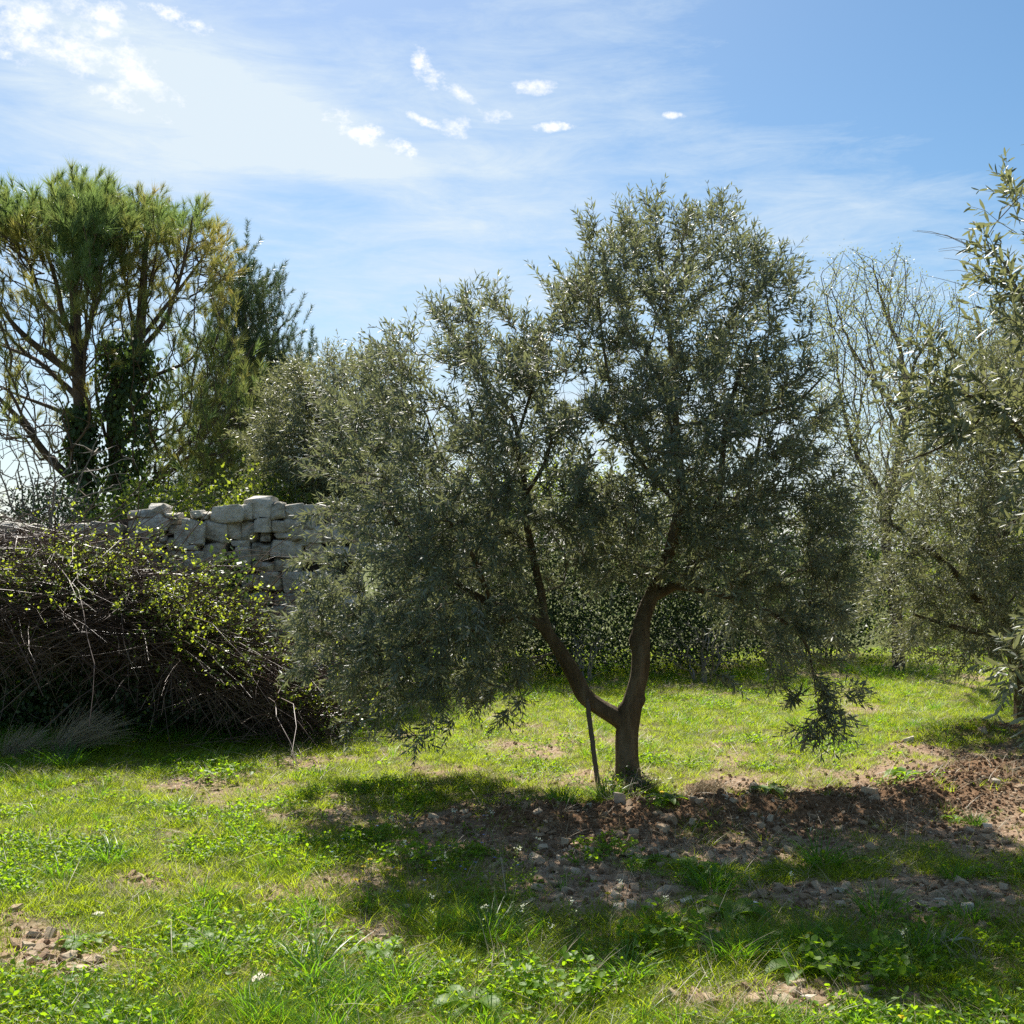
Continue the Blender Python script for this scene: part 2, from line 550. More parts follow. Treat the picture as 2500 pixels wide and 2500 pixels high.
def axis(lo, hi, step, far, n):
    core = np.arange(lo, hi + step / 2, step)
    g = np.geomspace(step * 1.3, far, n)
    a = lo - np.cumsum(g * (far / g.sum()))[::-1]
    b = hi + np.cumsum(g * (far / g.sum()))
    return np.concatenate([a, core, b])


def build_ground():
    xs = axis(-5.0, 5.0, 0.030, 900, 34)
    y1 = np.arange(3.0, 8.4, 0.026)
    y2 = 8.4 + np.cumsum(np.geomspace(0.028, 0.2, 85))
    y3 = y2[-1] + np.cumsum(np.geomspace(0.3, 220, 30))
    y0 = 3.0 - np.cumsum(np.geomspace(0.05, 120, 26))[::-1]
    ys = np.concatenate([y0, y1, y2, y3])
    X, Y = np.meshgrid(xs, ys)
    Z = ground_z(X, Y)
    nx, ny = len(xs), len(ys)
    V = np.stack([X.ravel(), Y.ravel(), Z.ravel()], -1)
    i = (np.arange(ny - 1)[:, None] * nx + np.arange(nx - 1)[None]).ravel()
    q = np.stack([i, i + 1, i + nx + 1, i + nx], -1)
    b = np.clip(bare(X, Y), 0, 1.2)
    d = np.exp(-(seg_d(X, Y, RIDGE) / 0.5) ** 2) + np.exp(-(seg_d(X, Y, RIDGE2) / 0.5) ** 2)
    m, nt = new_mat('field_soil')
    out = node(nt, 'ShaderNodeOutputMaterial')
    pb = node(nt, 'ShaderNodeBsdfPrincipled')
    pb.inputs['Roughness'].default_value = 0.95
    pb.inputs['Specular IOR Level'].default_value = 0.12
    tc = node(nt, 'ShaderNodeTexCoord')

    def nz(scale, det=8, ro=0.65):
        n = node(nt, 'ShaderNodeTexNoise')
        n.inputs['Scale'].default_value = scale; n.inputs['Detail'].default_value = det; n.inputs['Roughness'].default_value = ro
        nt.links.new(tc.outputs['Object'], n.inputs['Vector'])
        return n.outputs[0]

    def ramp(src, cols):
        cr = node(nt, 'ShaderNodeValToRGB')
        el = cr.color_ramp.elements
        el[0].position, el[0].color = cols[0][0], (*cols[0][1], 1)
        el[1].position, el[1].color = cols[-1][0], (*cols[-1][1], 1)
        for p, c in cols[1:-1]:
            e = el.new(p); e.color = (*c, 1)
        nt.links.new(src, cr.inputs[0])
        return cr.outputs[0]

    def mixc(f, a, b_):
        mm = node(nt, 'ShaderNodeMix', data_type='RGBA')
        nt.links.new(f, mm.inputs[0]); nt.links.new(a, mm.inputs[6]); nt.links.new(b_, mm.inputs[7])
        return mm.outputs[2]
    n1 = nz(38); n2 = nz(7)
    pale = ramp(n1, [(0.30, (0.17, 0.105, 0.062)), (0.5, (0.30, 0.205, 0.135)), (0.68, (0.46, 0.36, 0.26))])
    red = ramp(n1, [(0.30, (0.095, 0.053, 0.027)), (0.5, (0.18, 0.105, 0.056)), (0.72, (0.29, 0.185, 0.11))])
    litter = ramp(n1, [(0.30, (0.035, 0.045, 0.012)), (0.5, (0.085, 0.105, 0.022)), (0.70, (0.20, 0.175, 0.08))])
    ab = node(nt, 'ShaderNodeAttribute', attribute_name='bare')
    ar = node(nt, 'ShaderNodeAttribute', attribute_name='fresh')
    soil = mixc(ar.outputs['Fac'], pale, red)
    mr = node(nt, 'ShaderNodeMapRange')
    nt.links.new(ab.outputs['Fac'], mr.inputs[0])
    mr.inputs[1].default_value = 0.0; mr.inputs[2].default_value = 0.6
    nt.links.new(mixc(mr.outputs[0], litter, soil), pb.inputs['Base Color'])
    bp = node(nt, 'ShaderNodeBump')
    bp.inputs['Strength'].default_value = 0.9; bp.inputs['Distance'].default_value = 0.012
    nt.links.new(nz(60, 6, 0.7), bp.inputs['Height'])
    nt.links.new(bp.outputs[0], pb.inputs['Normal'])
    nt.links.new(pb.outputs[0], out.inputs[0])
    me = make_mesh('ground', V, q, m, True, {'bare': b.ravel(), 'fresh': np.clip(d * 1.2, 0, 1).ravel()})
    o = link('ground', me)
    tag(o, kind='structure')
    return o


ground = build_ground()

# ------------------------------------------------------------------ scattering (geometry nodes instances of small template meshes)
_gn = None


def scatter(name, templates, pts, rot, scale, idx, label=None, kind='stuff'):
    """one object whose points carry instances of the template meshes"""
    coll = bpy.data.collections.new(name + '_templates')
    for i, me in enumerate(templates):
        t = bpy.data.objects.new(f'{name}_shape_{chr(97 + i)}', me)
        coll.objects.link(t)
    me = bpy.data.meshes.new(name)
    me.vertices.add(len(pts))
    me.vertices.foreach_set('co', np.ascontiguousarray(pts, np.float32).ravel())
    a = me.attributes.new('rot', 'FLOAT_VECTOR', 'POINT'); a.data.foreach_set('vector', np.ascontiguousarray(rot, np.float32).ravel())
    a = me.attributes.new('sc', 'FLOAT', 'POINT'); a.data.foreach_set('value', np.ascontiguousarray(scale, np.float32))
    a = me.attributes.new('idx', 'INT', 'POINT'); a.data.foreach_set('value', np.ascontiguousarray(idx, np.int32))
    me.update()
    o = link(name, me)
    ng = bpy.data.node_groups.new(name + '_nodes', 'GeometryNodeTree')
    ng.interface.new_socket('Geometry', in_out='INPUT', socket_type='NodeSocketGeometry')
    ng.interface.new_socket('Geometry', in_out='OUTPUT', socket_type='NodeSocketGeometry')
    gi = node(ng, 'NodeGroupInput'); go = node(ng, 'NodeGroupOutput')
    ci = node(ng, 'GeometryNodeCollectionInfo')
    ci.inputs['Collection'].default_value = coll
    ci.inputs['Separate Children'].default_value = True
    ci.inputs['Reset Children'].default_value = True
    ip = node(ng, 'GeometryNodeInstanceOnPoints')
    ip.inputs['Pick Instance'].default_value = True

    def na(nm, dt):
        n = node(ng, 'GeometryNodeInputNamedAttribute', data_type=dt)
        n.inputs['Name'].default_value = nm
        return n.outputs[0]
    e2r = node(ng, 'FunctionNodeEulerToRotation')
    L = ng.links.new
    L(gi.outputs[0], ip.inputs['Points']); L(ci.outputs[0], ip.inputs['Instance'])
    L(na('idx', 'INT'), ip.inputs['Instance Index'])
    L(na('rot', 'FLOAT_VECTOR'), e2r.inputs[0]); L(e2r.outputs[0], ip.inputs['Rotation'])
    L(na('sc', 'FLOAT'), ip.inputs['Scale'])
    L(ip.outputs[0], go.inputs[0])
    md = o.modifiers.new('scatter', 'NODES'); md.node_group = ng
    if kind: tag(o, label, kind=kind)
    return o


def blades_mesh(name, n, h, spread, bend, width, mat, seed, segs=3, lean=0.35):
    """tuft of n curved grass blades"""
    r = np.random.default_rng(seed)
    az = r.random(n) * 2 * np.pi
    rad = spread * np.sqrt(r.random(n))
    base = np.stack([rad * np.cos(az), rad * np.sin(az), np.full(n, -0.008)], -1)
    az2 = az + r.normal(0, 0.7, n)
    H = h * r.uniform(0.45, 1.0, n)
    out = np.stack([np.cos(az2), np.sin(az2), np.zeros(n)], -1)
    le = np.abs(r.normal(lean, lean * 0.5, n))
    be = bend * r.uniform(0.3, 1.3, n)
    side = np.stack([-np.sin(az2), np.cos(az2), np.zeros(n)], -1)
    tw = r.normal(0, 0.6, n)
    side = side * np.cos(tw)[:, None] + out * np.sin(tw)[:, None]
    ts = np.linspace(0, 1, segs + 1)
    V = []; Fs3 = []; Fs4 = []
    pts = []
    for t in ts:
        p = base + out * (H * (le * t + be * t * t))[:, None] + np.array([0, 0, 1.0]) * (H * (t - 0.45 * be * t * t))[:, None]
        pts.append(p)
    wd = width * r.uniform(0.6, 1.2, n)
    rows = []
    for k, t in enumerate(ts[:-1]):
        ww = (wd * (1 - t ** 1.6 * 0.85) * 0.5)[:, None]
        rows += [pts[k] - side * ww, pts[k] + side * ww]
    rows.append(pts[-1])
    A = np.stack(rows, 1)             # n, 2*segs+1, 3
    m = A.shape[1]
    off = (np.arange(n) * m)[:, None]
    q = [np.array([2 * k, 2 * k + 1, 2 * k + 3, 2 * k + 2]) for k in range(segs - 1)]
    Q = (np.stack(q)[None] + off[:, :, None]).reshape(-1, 4)
    T = np.array([[2 * segs - 2, 2 * segs - 1, 2 * segs]]) + off
    rn = np.repeat(r.random(n), m)
    return make_mesh(name, A.reshape(-1, 3), [Q, T], mat, True, {'rnd': rn})


def leafy_mesh(name, n, stem, leaf, width, mat, seed, spread=0.03, trefoil=True, tilt=0.5):
    """low weed: short stems carrying rounded leaflets"""
    r = np.random.default_rng(seed)
    tv = np.array([[0, 0, 0], [-.5, .45, .07], [0, .5, -.03], [.5, .45, .07], [-.3, .88, .03], [.3, .88, .03], [0, 1, -.02]])
    tv[:, 0] *= width
    tf = [np.array([[0, 2, 1], [0, 3, 2], [1, 2, 4], [2, 3, 5], [4, 2, 6], [2, 5, 6]])]
    az = r.random(n) * 2 * np.pi
    rad = spread * np.sqrt(r.random(n))
    hz = stem * r.uniform(0.25, 1, n)
    P0 = np.stack([rad * np.cos(az), rad * np.sin(az), np.zeros(n)], -1)
    P1 = P0 * 1.7 + np.stack([np.zeros(n), np.zeros(n), hz], -1) + r.normal(0, stem * 0.15, (n, 3)) * [1, 1, 0]
    k = 3 if trefoil else 1
    a = (az[:, None] + (np.arange(k) - (k - 1) / 2)[None] * 1.7 + r.normal(0, .3, (n, k))).ravel()
    el = r.normal(0.15, tilt, n * k)
    y = np.stack([np.cos(a) * np.cos(el), np.sin(a) * np.cos(el), np.sin(el)], -1)
    nr = np.array([0, 0, 1.0]) + r.normal(0, .35, (n * k, 3))
    V, Fs = stamp(tv, tf, frames(y, nr), np.repeat(P1, k, 0), leaf * r.uniform(.6, 1.15, n * k))
    rn = np.repeat(r.random(n * k), len(tv))
    mid = (P0 + P1) / 2 + r.normal(0, .003, (n, 3))
    Vt, Q = tubes(np.stack([P0 - [0, 0, .01], mid, P1], 1), np.full((n, 3), 0.0009), 3)
    Fs.append(Q + len(V))
    return make_mesh(name, np.concatenate([V, Vt]), Fs, mat, True, {'rnd': np.concatenate([rn, np.full(len(Vt), .5)])})


def rosette_mesh(name, n, L, width, mat, seed, lobed=True, rise=0.35, kz=6):
    """rosette of long lobed leaves (dandelion, dock)"""
    r = np.random.default_rng(seed)
    rows = kz
    V = []; Fq = []; rn = []
    for i in range(n):
        az = i * 2.399 + r.normal(0, .25)
        ll = L * r.uniform(.55, 1.05); up = rise * r.uniform(.4, 1.6)
        d = np.array([math.cos(az), math.sin(az), 0]); s = np.array([-d[1], d[0], 0])
        b0 = len(V); tone = r.random()
        for k in range(rows + 1):
            t = k / rows
            c = d * ll * t + np.array([0, 0, 1]) * ll * (up * t * 1.6 - (up + .25) * t * t) + [0, 0, .004]
            ww = width * ll * (0.12 + math.sin(min(1, t * 1.02) * math.pi * .93) ** .9)
            if lobed and k % 2 == 1: ww *= 0.55
            if k == rows: ww = 0.002
            V += [c - s * ww + [0, 0, ww * .35], c, c + s * ww + [0, 0, ww * .35]]
            rn += [tone] * 3
            if k:
                o = b0 + 3 * (k - 1)
                Fq += [[o, o + 1, o + 4, o + 3], [o + 1, o + 2, o + 5, o + 4]]
    return make_mesh(name, np.array(V), np.array(Fq), mat, True, {'rnd': np.array(rn)})


_ico = {}


def ico(sub):
    if sub in _ico: return _ico[sub]
    import bmesh
    bm = bmesh.new()
    bmesh.ops.create_icosphere(bm, subdivisions=sub, radius=1)
    v = np.array([x.co[:] for x in bm.verts]); f = np.array([[q.index for q in x.verts] for x in bm.faces])
    bm.free()
    _ico[sub] = (v, f)
    return v, f


def rock_geo(seed, sub=2, cuts=9, box=0.0, size=(1, 1, 1), noise_=0.05, deep=(.68, .92)):
    """angular stone: a rounded box or ball cut by random planes; fits +-1 * size"""
    r = np.random.default_rng(seed)
    v, f = ico(sub)
    v = v.copy()
    if box:
        p = 2 + box
        nrm_ = (np.abs(v) ** p).sum(1) ** (1 / p)
        v = v / nrm_[:, None]
    n = norm(r.normal(size=(cuts, 3)))
    for k in range(cuts):
        sup = np.max(v @ n[k])
        d = sup * r.uniform(*deep)
        h = np.maximum(0, v @ n[k] - d)
        v = v - h[:, None] * n[k][None]
    ph = r.random(3) * 9
    w_ = np.sin(v @ r.normal(0, 3.2, (3, 4)) + ph[0]).sum(1) + 0.6 * np.sin(v @ r.normal(0, 8, (3, 4)) + ph[1]).sum(1)
    v = v * (1 + noise_ * 0.28 * w_)[:, None]
    v = v / np.abs(v).max(0)
    return v * np.array(size), f


def hull_geo(seed, size, jit=.16, extra=9, bevel=.07):
    """broken angular stone: bevelled hull of a jittered box"""
    import bmesh
    r = np.random.default_rng(seed)
    c = np.array([[x, y, z] for x in (-1, 1) for y in (-1, 1) for z in (-1, 1)], float)
    c = c * r.uniform(1 - 2.6 * jit, 1.0, c.shape)
    e = r.uniform(-1, 1, (extra, 3)); ax = r.integers(0, 3, extra)
    e[np.arange(extra), ax] = np.sign(e[np.arange(extra), ax]) * r.uniform(.92, 1.12, extra)
    e *= .92
    p = np.vstack([c, e]) * np.array(size)
    bm = bmesh.new()
    for q in p: bm.verts.new(q)
    g = bmesh.ops.convex_hull(bm, input=bm.verts)
    bmesh.ops.delete(bm, geom=[v for v in bm.verts if not v.link_faces], context='VERTS')
    bmesh.ops.dissolve_limit(bm, angle_limit=.12, verts=bm.verts, edges=bm.edges)
    if bevel:
        bmesh.ops.bevel(bm, geom=list(bm.edges), offset=bevel * min(size), segments=2, profile=.6, affect='EDGES', clamp_overlap=True)
    bmesh.ops.recalc_face_normals(bm, faces=bm.faces)
    return bm


def hull_mesh(name, seed, size, mat, **k):
    bm = hull_geo(seed, size, **k)
    me = bpy.data.meshes.new(name)
    bm.to_mesh(me); bm.free()
    me.materials.append(mat)
    return me


# visible ground area sampler
def sample_ground(n, y0=2.9, y1=17.0, marg=0.9, power=1.0):
    """points over the visible wedge of ground, denser near the camera by 'power'"""
    u = rng.random(n)
    # pdf ~ y^-(power) * width(y)
    ys = np.linspace(y0, y1, 400)
    pdf = ys ** (-power) * (0.47 * ys + marg)
    cdf = np.cumsum(pdf); cdf /= cdf[-1]
    y = np.interp(u, cdf, ys)
    x = (rng.random(n) * 2 - 1) * (0.47 * y + marg)
    return x, y


def rot_z(n, tilt=0.12):
    return np.stack([rng.normal(0, tilt, n), rng.normal(0, tilt, n), rng.random(n) * 6.283], -1)


def lush(x, y):
    """0..1 richer greener strip: along the hedge foot and in a few patches"""
    px, py = to_px(x, y)
    l = 0.9 * np.exp(-((py - (1800 - 0.06 * px)) / 55) ** 2) * sstep(1250, 700, px)
    l = np.maximum(l, 0.8 * np.exp(-((px - 1000) / 330) ** 2 - ((py - 2190) / 120) ** 2))
    l = np.maximum(l, 0.7 * np.exp(-((px - 2100) / 300) ** 2 - ((py - 2330) / 70) ** 2))
    l = np.maximum(l, 0.5 * np.exp(-((px - 500) / 700) ** 2 - ((py - 2450) / 90) ** 2))
    l = np.maximum(l, 0.6 * np.exp(-((py - 1650) / 25) ** 2))
    return np.clip(l + (fbm(x, y, .8, 91, 3) - .5) * .9, 0, 1)


def build_cover():
    # short grass
    short = [blades_mesh(f'short_grass_{i}', 26, 0.060 + .013 * i, 0.05, 0.75, 0.0040, M['grass'], 100 + i, 2, .5) for i in range(4)]
    x, y = sample_ground(70000, power=1.15)
    b = bare(x, y); l = lush(x, y)
    keep = rng.random(len(x)) < np.clip(1.0 - 1.35 * b, 0.02, 1)
    x, y, l = x[keep], y[keep], l[keep]
    z = ground_z(x, y)
    sc = rng.uniform(.6, 1.25, len(x)) * (0.8 + .35 * l)
    scatter('grass', short, np.stack([x, y, z], -1), rot_z(len(x)), sc, rng.integers(0, 4, len(x)),
            'short bright green grass growing over the field')
    # longer grass
    tall = [blades_mesh(f'long_grass_{i}', 24, 0.13 + .03 * i, 0.035, 0.6, 0.0046, M['grass_dark'], 120 + i, 3, .3) for i in range(3)]
    x, y = sample_ground(42000, power=1.1)
    b = bare(x, y); l = lush(x, y)
    keep = rng.random(len(x)) < np.clip((l - .28) * 1.7, 0.05, 1) * np.clip(1 - 2.2 * b, 0.01, 1)
    x, y = x[keep], y[keep]
    scatter('long_grass', tall, np.stack([x, y, ground_z(x, y)], -1), rot_z(len(x)), rng.uniform(.4, 1.1, len(x)),
            rng.integers(0, 3, len(x)), 'longer darker grass in lush patches and along the hedge foot')
    # weeds
    wd = [leafy_mesh(f'weed_{i}', 12 + 3 * i, 0.035 + .01 * i, 0.013 + .004 * i, [.9, .75, .6][i], M['weed'], 140 + i, .05, i != 1) for i in range(3)]
    wd.append(leafy_mesh('weed_3', 9, .05, .028, .8, M['weed'], 147, .05, False))
    x, y = sample_ground(40000, power=1.25)
    b = bare(x, y)
    patch = fbm(x, y, .55, 151, 3)
    near = sstep(8.5, 4.0, y)
    keep = rng.random(len(x)) < (np.clip((patch - .57 + .11 * near) * 2.6, 0.03, 1) * np.clip(1.1 - 1.5 * b, 0.03, 1))
    x, y = x[keep], y[keep]
    scatter('weeds', wd, np.stack([x, y, ground_z(x, y)], -1), rot_z(len(x)), rng.uniform(.55, 1.2, len(x)),
            np.where(rng.random(len(x)) < .1, 3, rng.integers(0, 3, len(x))), 'low clover like weeds mixed into the grass')
    # dry blades
    dry = [blades_mesh(f'dry_blade_{i}', 9, 0.07, 0.06, 1.6, 0.0028, M['straw'], 160 + i, 3, 1.2) for i in range(3)]
    x, y = sample_ground(16000, power=1.0)
    px, py = to_px(x, y)
    extra = np.exp(-((px - 1720) / 190) ** 2 - ((py - 1925) / 40) ** 2) + .8 * np.exp(-((px - 80) / 200) ** 2 - ((py - 1860) / 40) ** 2)
    keep = rng.random(len(x)) < .5 + extra
    x, y = x[keep], y[keep]
    scatter('dry_grass', dry, np.stack([x, y, ground_z(x, y)], -1), rot_z(len(x), .3), rng.uniform(.5, 1.3, len(x)),
            rng.integers(0, 3, len(x)), 'dead straw coloured blades lying among the green')
    # clods and pebbles
    cl = []
    for i in range(4):
        v, f = rock_geo(200 + i, 1, 5, noise_=.12); cl.append(make_mesh(f'clod_{i}', v * [1, .85, .65], f, M['clod'], False))
    x, y = sample_ground(90000, y1=10.5, power=1.3)
    d = np.exp(-(seg_d(x, y, RIDGE) / .42) ** 2) + np.exp(-(seg_d(x, y, RIDGE2) / .5) ** 2)
    b = bare(x, y)
    keep = rng.random(len(x)) < np.clip(d * 1.2, .0, 1) * np.clip(b * 1.6, 0, 1) + .25 * np.clip(b - .35, 0, 1)
    x, y = x[keep], y[keep]
    s = .006 + .016 * rng.random(len(x)) ** 3
    scatter('clods', cl, np.stack([x, y, ground_z(x, y) + s * .25], -1), rng.random((len(x), 3)) * 6.28, s,
            rng.integers(0, 4, len(x)), 'crumbled reddish soil clods on the dug strip')
    pb_ = []
    for i in range(4):
        v, f = rock_geo(220 + i, 1, 7, noise_=.03, deep=(.45, .8)); pb_.append(make_mesh(f'pebble_{i}', v * [1, .75, .45], f, M['rock'], False))
    x, y = sample_ground(60000, y1=12, power=1.4)
    b = bare(x, y)
    keep = rng.random(len(x)) < np.clip((b - .22) * .9, .02, 1)
    x, y = x[keep], y[keep]
    s = .004 + .014 * rng.random(len(x)) ** 3
    scatter('pebbles', pb_, np.stack([x, y, ground_z(x, y) + s * .2], -1), rot_z(len(x), .4), s,
            rng.integers(0, 4, len(x)), 'small pale pebbles strewn over the bare soil')


build_cover()

# ------------------------------------------------------------------ trees


def catmull(pts, n):
    """smooth a polyline, n samples per span; pts (m,d)"""
    p = np.vstack([2 * pts[0] - pts[1], pts, 2 * pts[-1] - pts[-2]])
    out = []
    for i in range(1, len(p) - 2):
        t = np.linspace(0, 1, n, endpoint=False)[:, None]
        a, b, c, d = p[i - 1], p[i], p[i + 1], p[i + 2]
        out.append(.5 * (2 * b + (c - a) * t + (2 * a - 5 * b + 4 * c - d) * t ** 2 + (3 * b - a - 3 * c + d) * t ** 3))
    out.append(pts[-1:])
    return np.vstack(out)


def limb_points(spec, Y):
    """spec rows: px, py, dY, radius(m) -> xyz,r"""
    a = np.array([s if len(s) == 4 else (*s, 0.02) for s in spec], float)
    xyz = P(a[:, 0], a[:, 1], Y + a[:, 2])
    return np.hstack([xyz, a[:, 3:4]])


def thick_tube(L, sides, seed, rough=.12, flare=0.0, name='trunk', mat=None, knots=()):
    """L: (n,4) smoothed centreline with radius"""
    r = np.random.default_rng(seed)
    p = L[:, :3]
    t = norm(np.gradient(p, axis=0))
    a = norm(np.cross(t, [0.05, 1.0, 0.02])); b = np.cross(t, a)
    s = np.concatenate([[0], np.cumsum(np.linalg.norm(np.diff(p, axis=0), axis=1))])
    th = np.arange(sides) / sides * 2 * np.pi
    ph = r.random(8) * 6.28
    rad = 1 + rough * (.5 * np.sin(2 * th[None] + ph[0] + s[:, None] * 2.3) + .35 * np.sin(3 * th[None] + ph[1] - s[:, None] * 3.1)
                       + .35 * np.sin(5 * th[None] + ph[2] + s[:, None] * 1.7) + .2 * np.sin(9 * th[None] + ph[3] + s[:, None] * 6)
                       + .35 * np.sin(s[:, None] * 9 + ph[4] + th[None]))
    for (sk, ak, wk, hk) in knots:       # bumps: place along, angle, width, height
        rad = rad + hk * np.exp(-((s[:, None] - sk) / wk) ** 2 - (np.angle(np.exp(1j * (th[None] - ak))) / .5) ** 2)
    if flare:
        rad = rad + flare * np.exp(-s[:, None] / .10) * (1 + .5 * np.sin(4 * th[None] + ph[5]))
    R_ = L[:, 3:4] * rad
    ring = p[:, None] + (a[:, None] * np.cos(th)[None, :, None] + b[:, None] * np.sin(th)[None, :, None]) * R_[..., None]
    n = len(p)
    V = ring.reshape(-1, 3)
    k = (np.arange(n - 1) * sides)[:, None]; q = np.arange(sides)[None]; q2 = (q + 1) % sides
    Fq = np.stack([k + q, k + q2, k + sides + q2, k + sides + q], -1).reshape(-1, 4)
    V = np.vstack([V, p[-1:] + t[-1:] * L[-1, 3] * .5])
    cap = np.stack([(n - 1) * sides + np.arange(sides), (n - 1) * sides + (np.arange(sides) + 1) % sides, np.full(sides, len(V) - 1)], -1)
    return make_mesh(name, V, [Fq, cap], mat, True)


class Tree:
    """skeleton limbs + targets joined on by short curved branches"""

    def __init__(self, Y, seed):
        self.Y = Y
        self.r = np.random.default_rng(seed)
        self.pos = np.zeros((0, 3)); self.par = np.zeros(0, int); self.rm = np.zeros(0); self.plen = np.zeros(0)
        self.limbs = []

    def limb(self, spec, span=4, jit=0.0):
        L = catmull(limb_points(spec, self.Y), span)
        if jit: L[1:, :3] += self.r.normal(0, jit, (len(L) - 1, 3))
        self.limbs.append(L)
        n0 = len(self.pos)
        if n0:
            j = int(np.argmin(np.linalg.norm(self.pos - L[0, :3], axis=1)))
            pl0 = self.plen[j]
        else:
            j, pl0 = -1, 0
        par = np.concatenate([[j], n0 + np.arange(len(L) - 1)])
        self.pos = np.vstack([self.pos, L[:, :3]]); self.par = np.concatenate([self.par, par])
        self.rm = np.concatenate([self.rm, L[:, 3]])
        d = np.concatenate([[0], np.cumsum(np.linalg.norm(np.diff(L[:, :3], axis=0), axis=1))])
        self.plen = np.concatenate([self.plen, pl0 + d])
        self.nskel = len(self.pos)
        return L

    def grow(self, T, step=.1, alpha=.25, bend=.35, jit=.12, lowcut=None, up=0.0):
        r = self.r
        n0 = len(self.pos)
        cap = n0 + int(len(T) * 60)
        pos = np.zeros((cap, 3)); pos[:n0] = self.pos
        par = np.zeros(cap, int); par[:n0] = self.par
        rm = np.zeros(cap); rm[:n0] = self.rm
        pl = np.zeros(cap); pl[:n0] = self.plen
        ok = np.zeros(cap, bool); ok[:n0] = True
        if lowcut is not None: ok[:n0] = pos[:n0, 2] > lowcut
        n = n0
        d0 = np.min(np.linalg.norm(T[:, None] - self.pos[None, ::2], axis=2), axis=1)
        order = np.argsort(d0 + r.random(len(T)) * .15)
        tips = []
        for i in order:
            t = T[i]
            v = t[None] - pos[:n]
            dist = np.sqrt((v * v).sum(1))
            cost = dist + alpha * pl[:n] + np.where(ok[:n], 0, 50) + .25 * np.maximum(0, -v[:, 2])
            j = int(np.argmin(cost))
            D = dist[j]
            p0 = pos[j]
            pd = norm(p0 - pos[par[j]]) if par[j] >= 0 else np.array([0, 0, 1.0])
            k = max(1, min(40, int(math.ceil(D / step))))
            c1 = p0 + (pd * bend + np.array([0, 0, up])) * D
            s = (np.arange(1, k + 1) / k)[:, None]
            q = (1 - s) ** 2 * p0 + 2 * s * (1 - s) * c1 + s * s * t
            if k > 1: q[:-1] += r.normal(0, step * jit, (k - 1, 3))
            pos[n:n + k] = q
            par[n:n + k] = np.concatenate([[j], n + np.arange(k - 1)])
            pl[n:n + k] = pl[j] + D * (np.arange(1, k + 1) / k)
            ok[n:n + k] = True
            n += k
            tips.append(n - 1)
        self.pos, self.par, self.rm, self.plen = pos[:n], par[:n], rm[:n], pl[:n]
        self.tips = np.array(tips)
        return self

    def radii(self, tip=.0022, e=.42, rmax=.08):
        n = len(self.pos)
        c = np.zeros(n); c[self.tips] += 1
        for i in range(n - 1, 0, -1):
            if self.par[i] >= 0: c[self.par[i]] += c[i]
        self.rad = np.minimum(tip * np.maximum(c, 1) ** e, rmax)
        return self

    def branch_mesh(self, name, mat, sides=5, skip_skel=True):
        pos, par, rad = self.pos, self.par, self.rad.copy()
        ii = np.arange(len(pos))
        idx = ii[(par >= 0) & ((ii >= self.nskel) | (not skip_skel))]
        d = np.zeros_like(pos); m = par >= 0
        d[m] = norm(pos[m] - pos[par[m]]); d[~m] = [0, 0, 1]
        ref = np.array([0.31, 0.74, 0.59])
        a = norm(np.cross(d, ref)); b = np.cross(d, a)
        th = np.arange(sides) / sides * 2 * np.pi
        ring = lambda c, aa, bb, rr: c[:, None] + (aa[:, None] * np.cos(th)[None, :, None] + bb[:, None] * np.sin(th)[None, :, None]) * rr[:, None, None]
        used = np.unique(np.concatenate([idx, par[idx]]))
        # a branch leaves its parent with its own girth, not the parent's
        lo = par[idx]
        jump = lo < self.nskel
        first = idx[rad[lo] > 1.6 * rad[idx]]
        RV = ring(pos[used], a[used], b[used], rad[used])
        mp = np.full(len(pos), -1); mp[used] = np.arange(len(used))
        s = np.arange(sides); s2 = (s + 1) % sides
        big = rad[lo] > 1.6 * rad[idx]
        n_used = len(used)
        fi, fl = idx[big], lo[big]
        RV2 = ring(pos[fl], a[fi], b[fi], rad[fi] * 1.25)
        base = mp[lo] * sides
        base[big] = (n_used + np.arange(big.sum())) * sides
        tip = mp[idx] * sides
        Q = np.stack([base[:, None] + s, base[:, None] + s2, tip[:, None] + s2, tip[:, None] + s], -1).reshape(-1, 4)
        V = np.concatenate([RV.reshape(-1, 3), RV2.reshape(-1, 3)])
        return make_mesh(name, V, Q, mat, True)


def inside(poly, x, y):
    p = np.array(poly, float); n = len(p); c = np.zeros(len(x), bool)
    for i in range(n):
        x1, y1 = p[i]; x2, y2 = p[(i + 1) % n]
        m = (y1 > y) != (y2 > y)
        c ^= m & (x < (x2 - x1) * (y - y1) / (y2 - y1 + 1e-9) + x1)
    return c


def poly_d(poly, x, y):
    p = np.array(poly, float); n = len(p); d = np.full(len(x), 1e9)
    for i in range(n):
        a = p[i]; b = p[(i + 1) % n]; v = b - a
        t = np.clip(((x - a[0]) * v[0] + (y - a[1]) * v[1]) / (v @ v), 0, 1)
        d = np.minimum(d, np.hypot(x - a[0] - t * v[0], y - a[1] - t * v[1]))
    return d


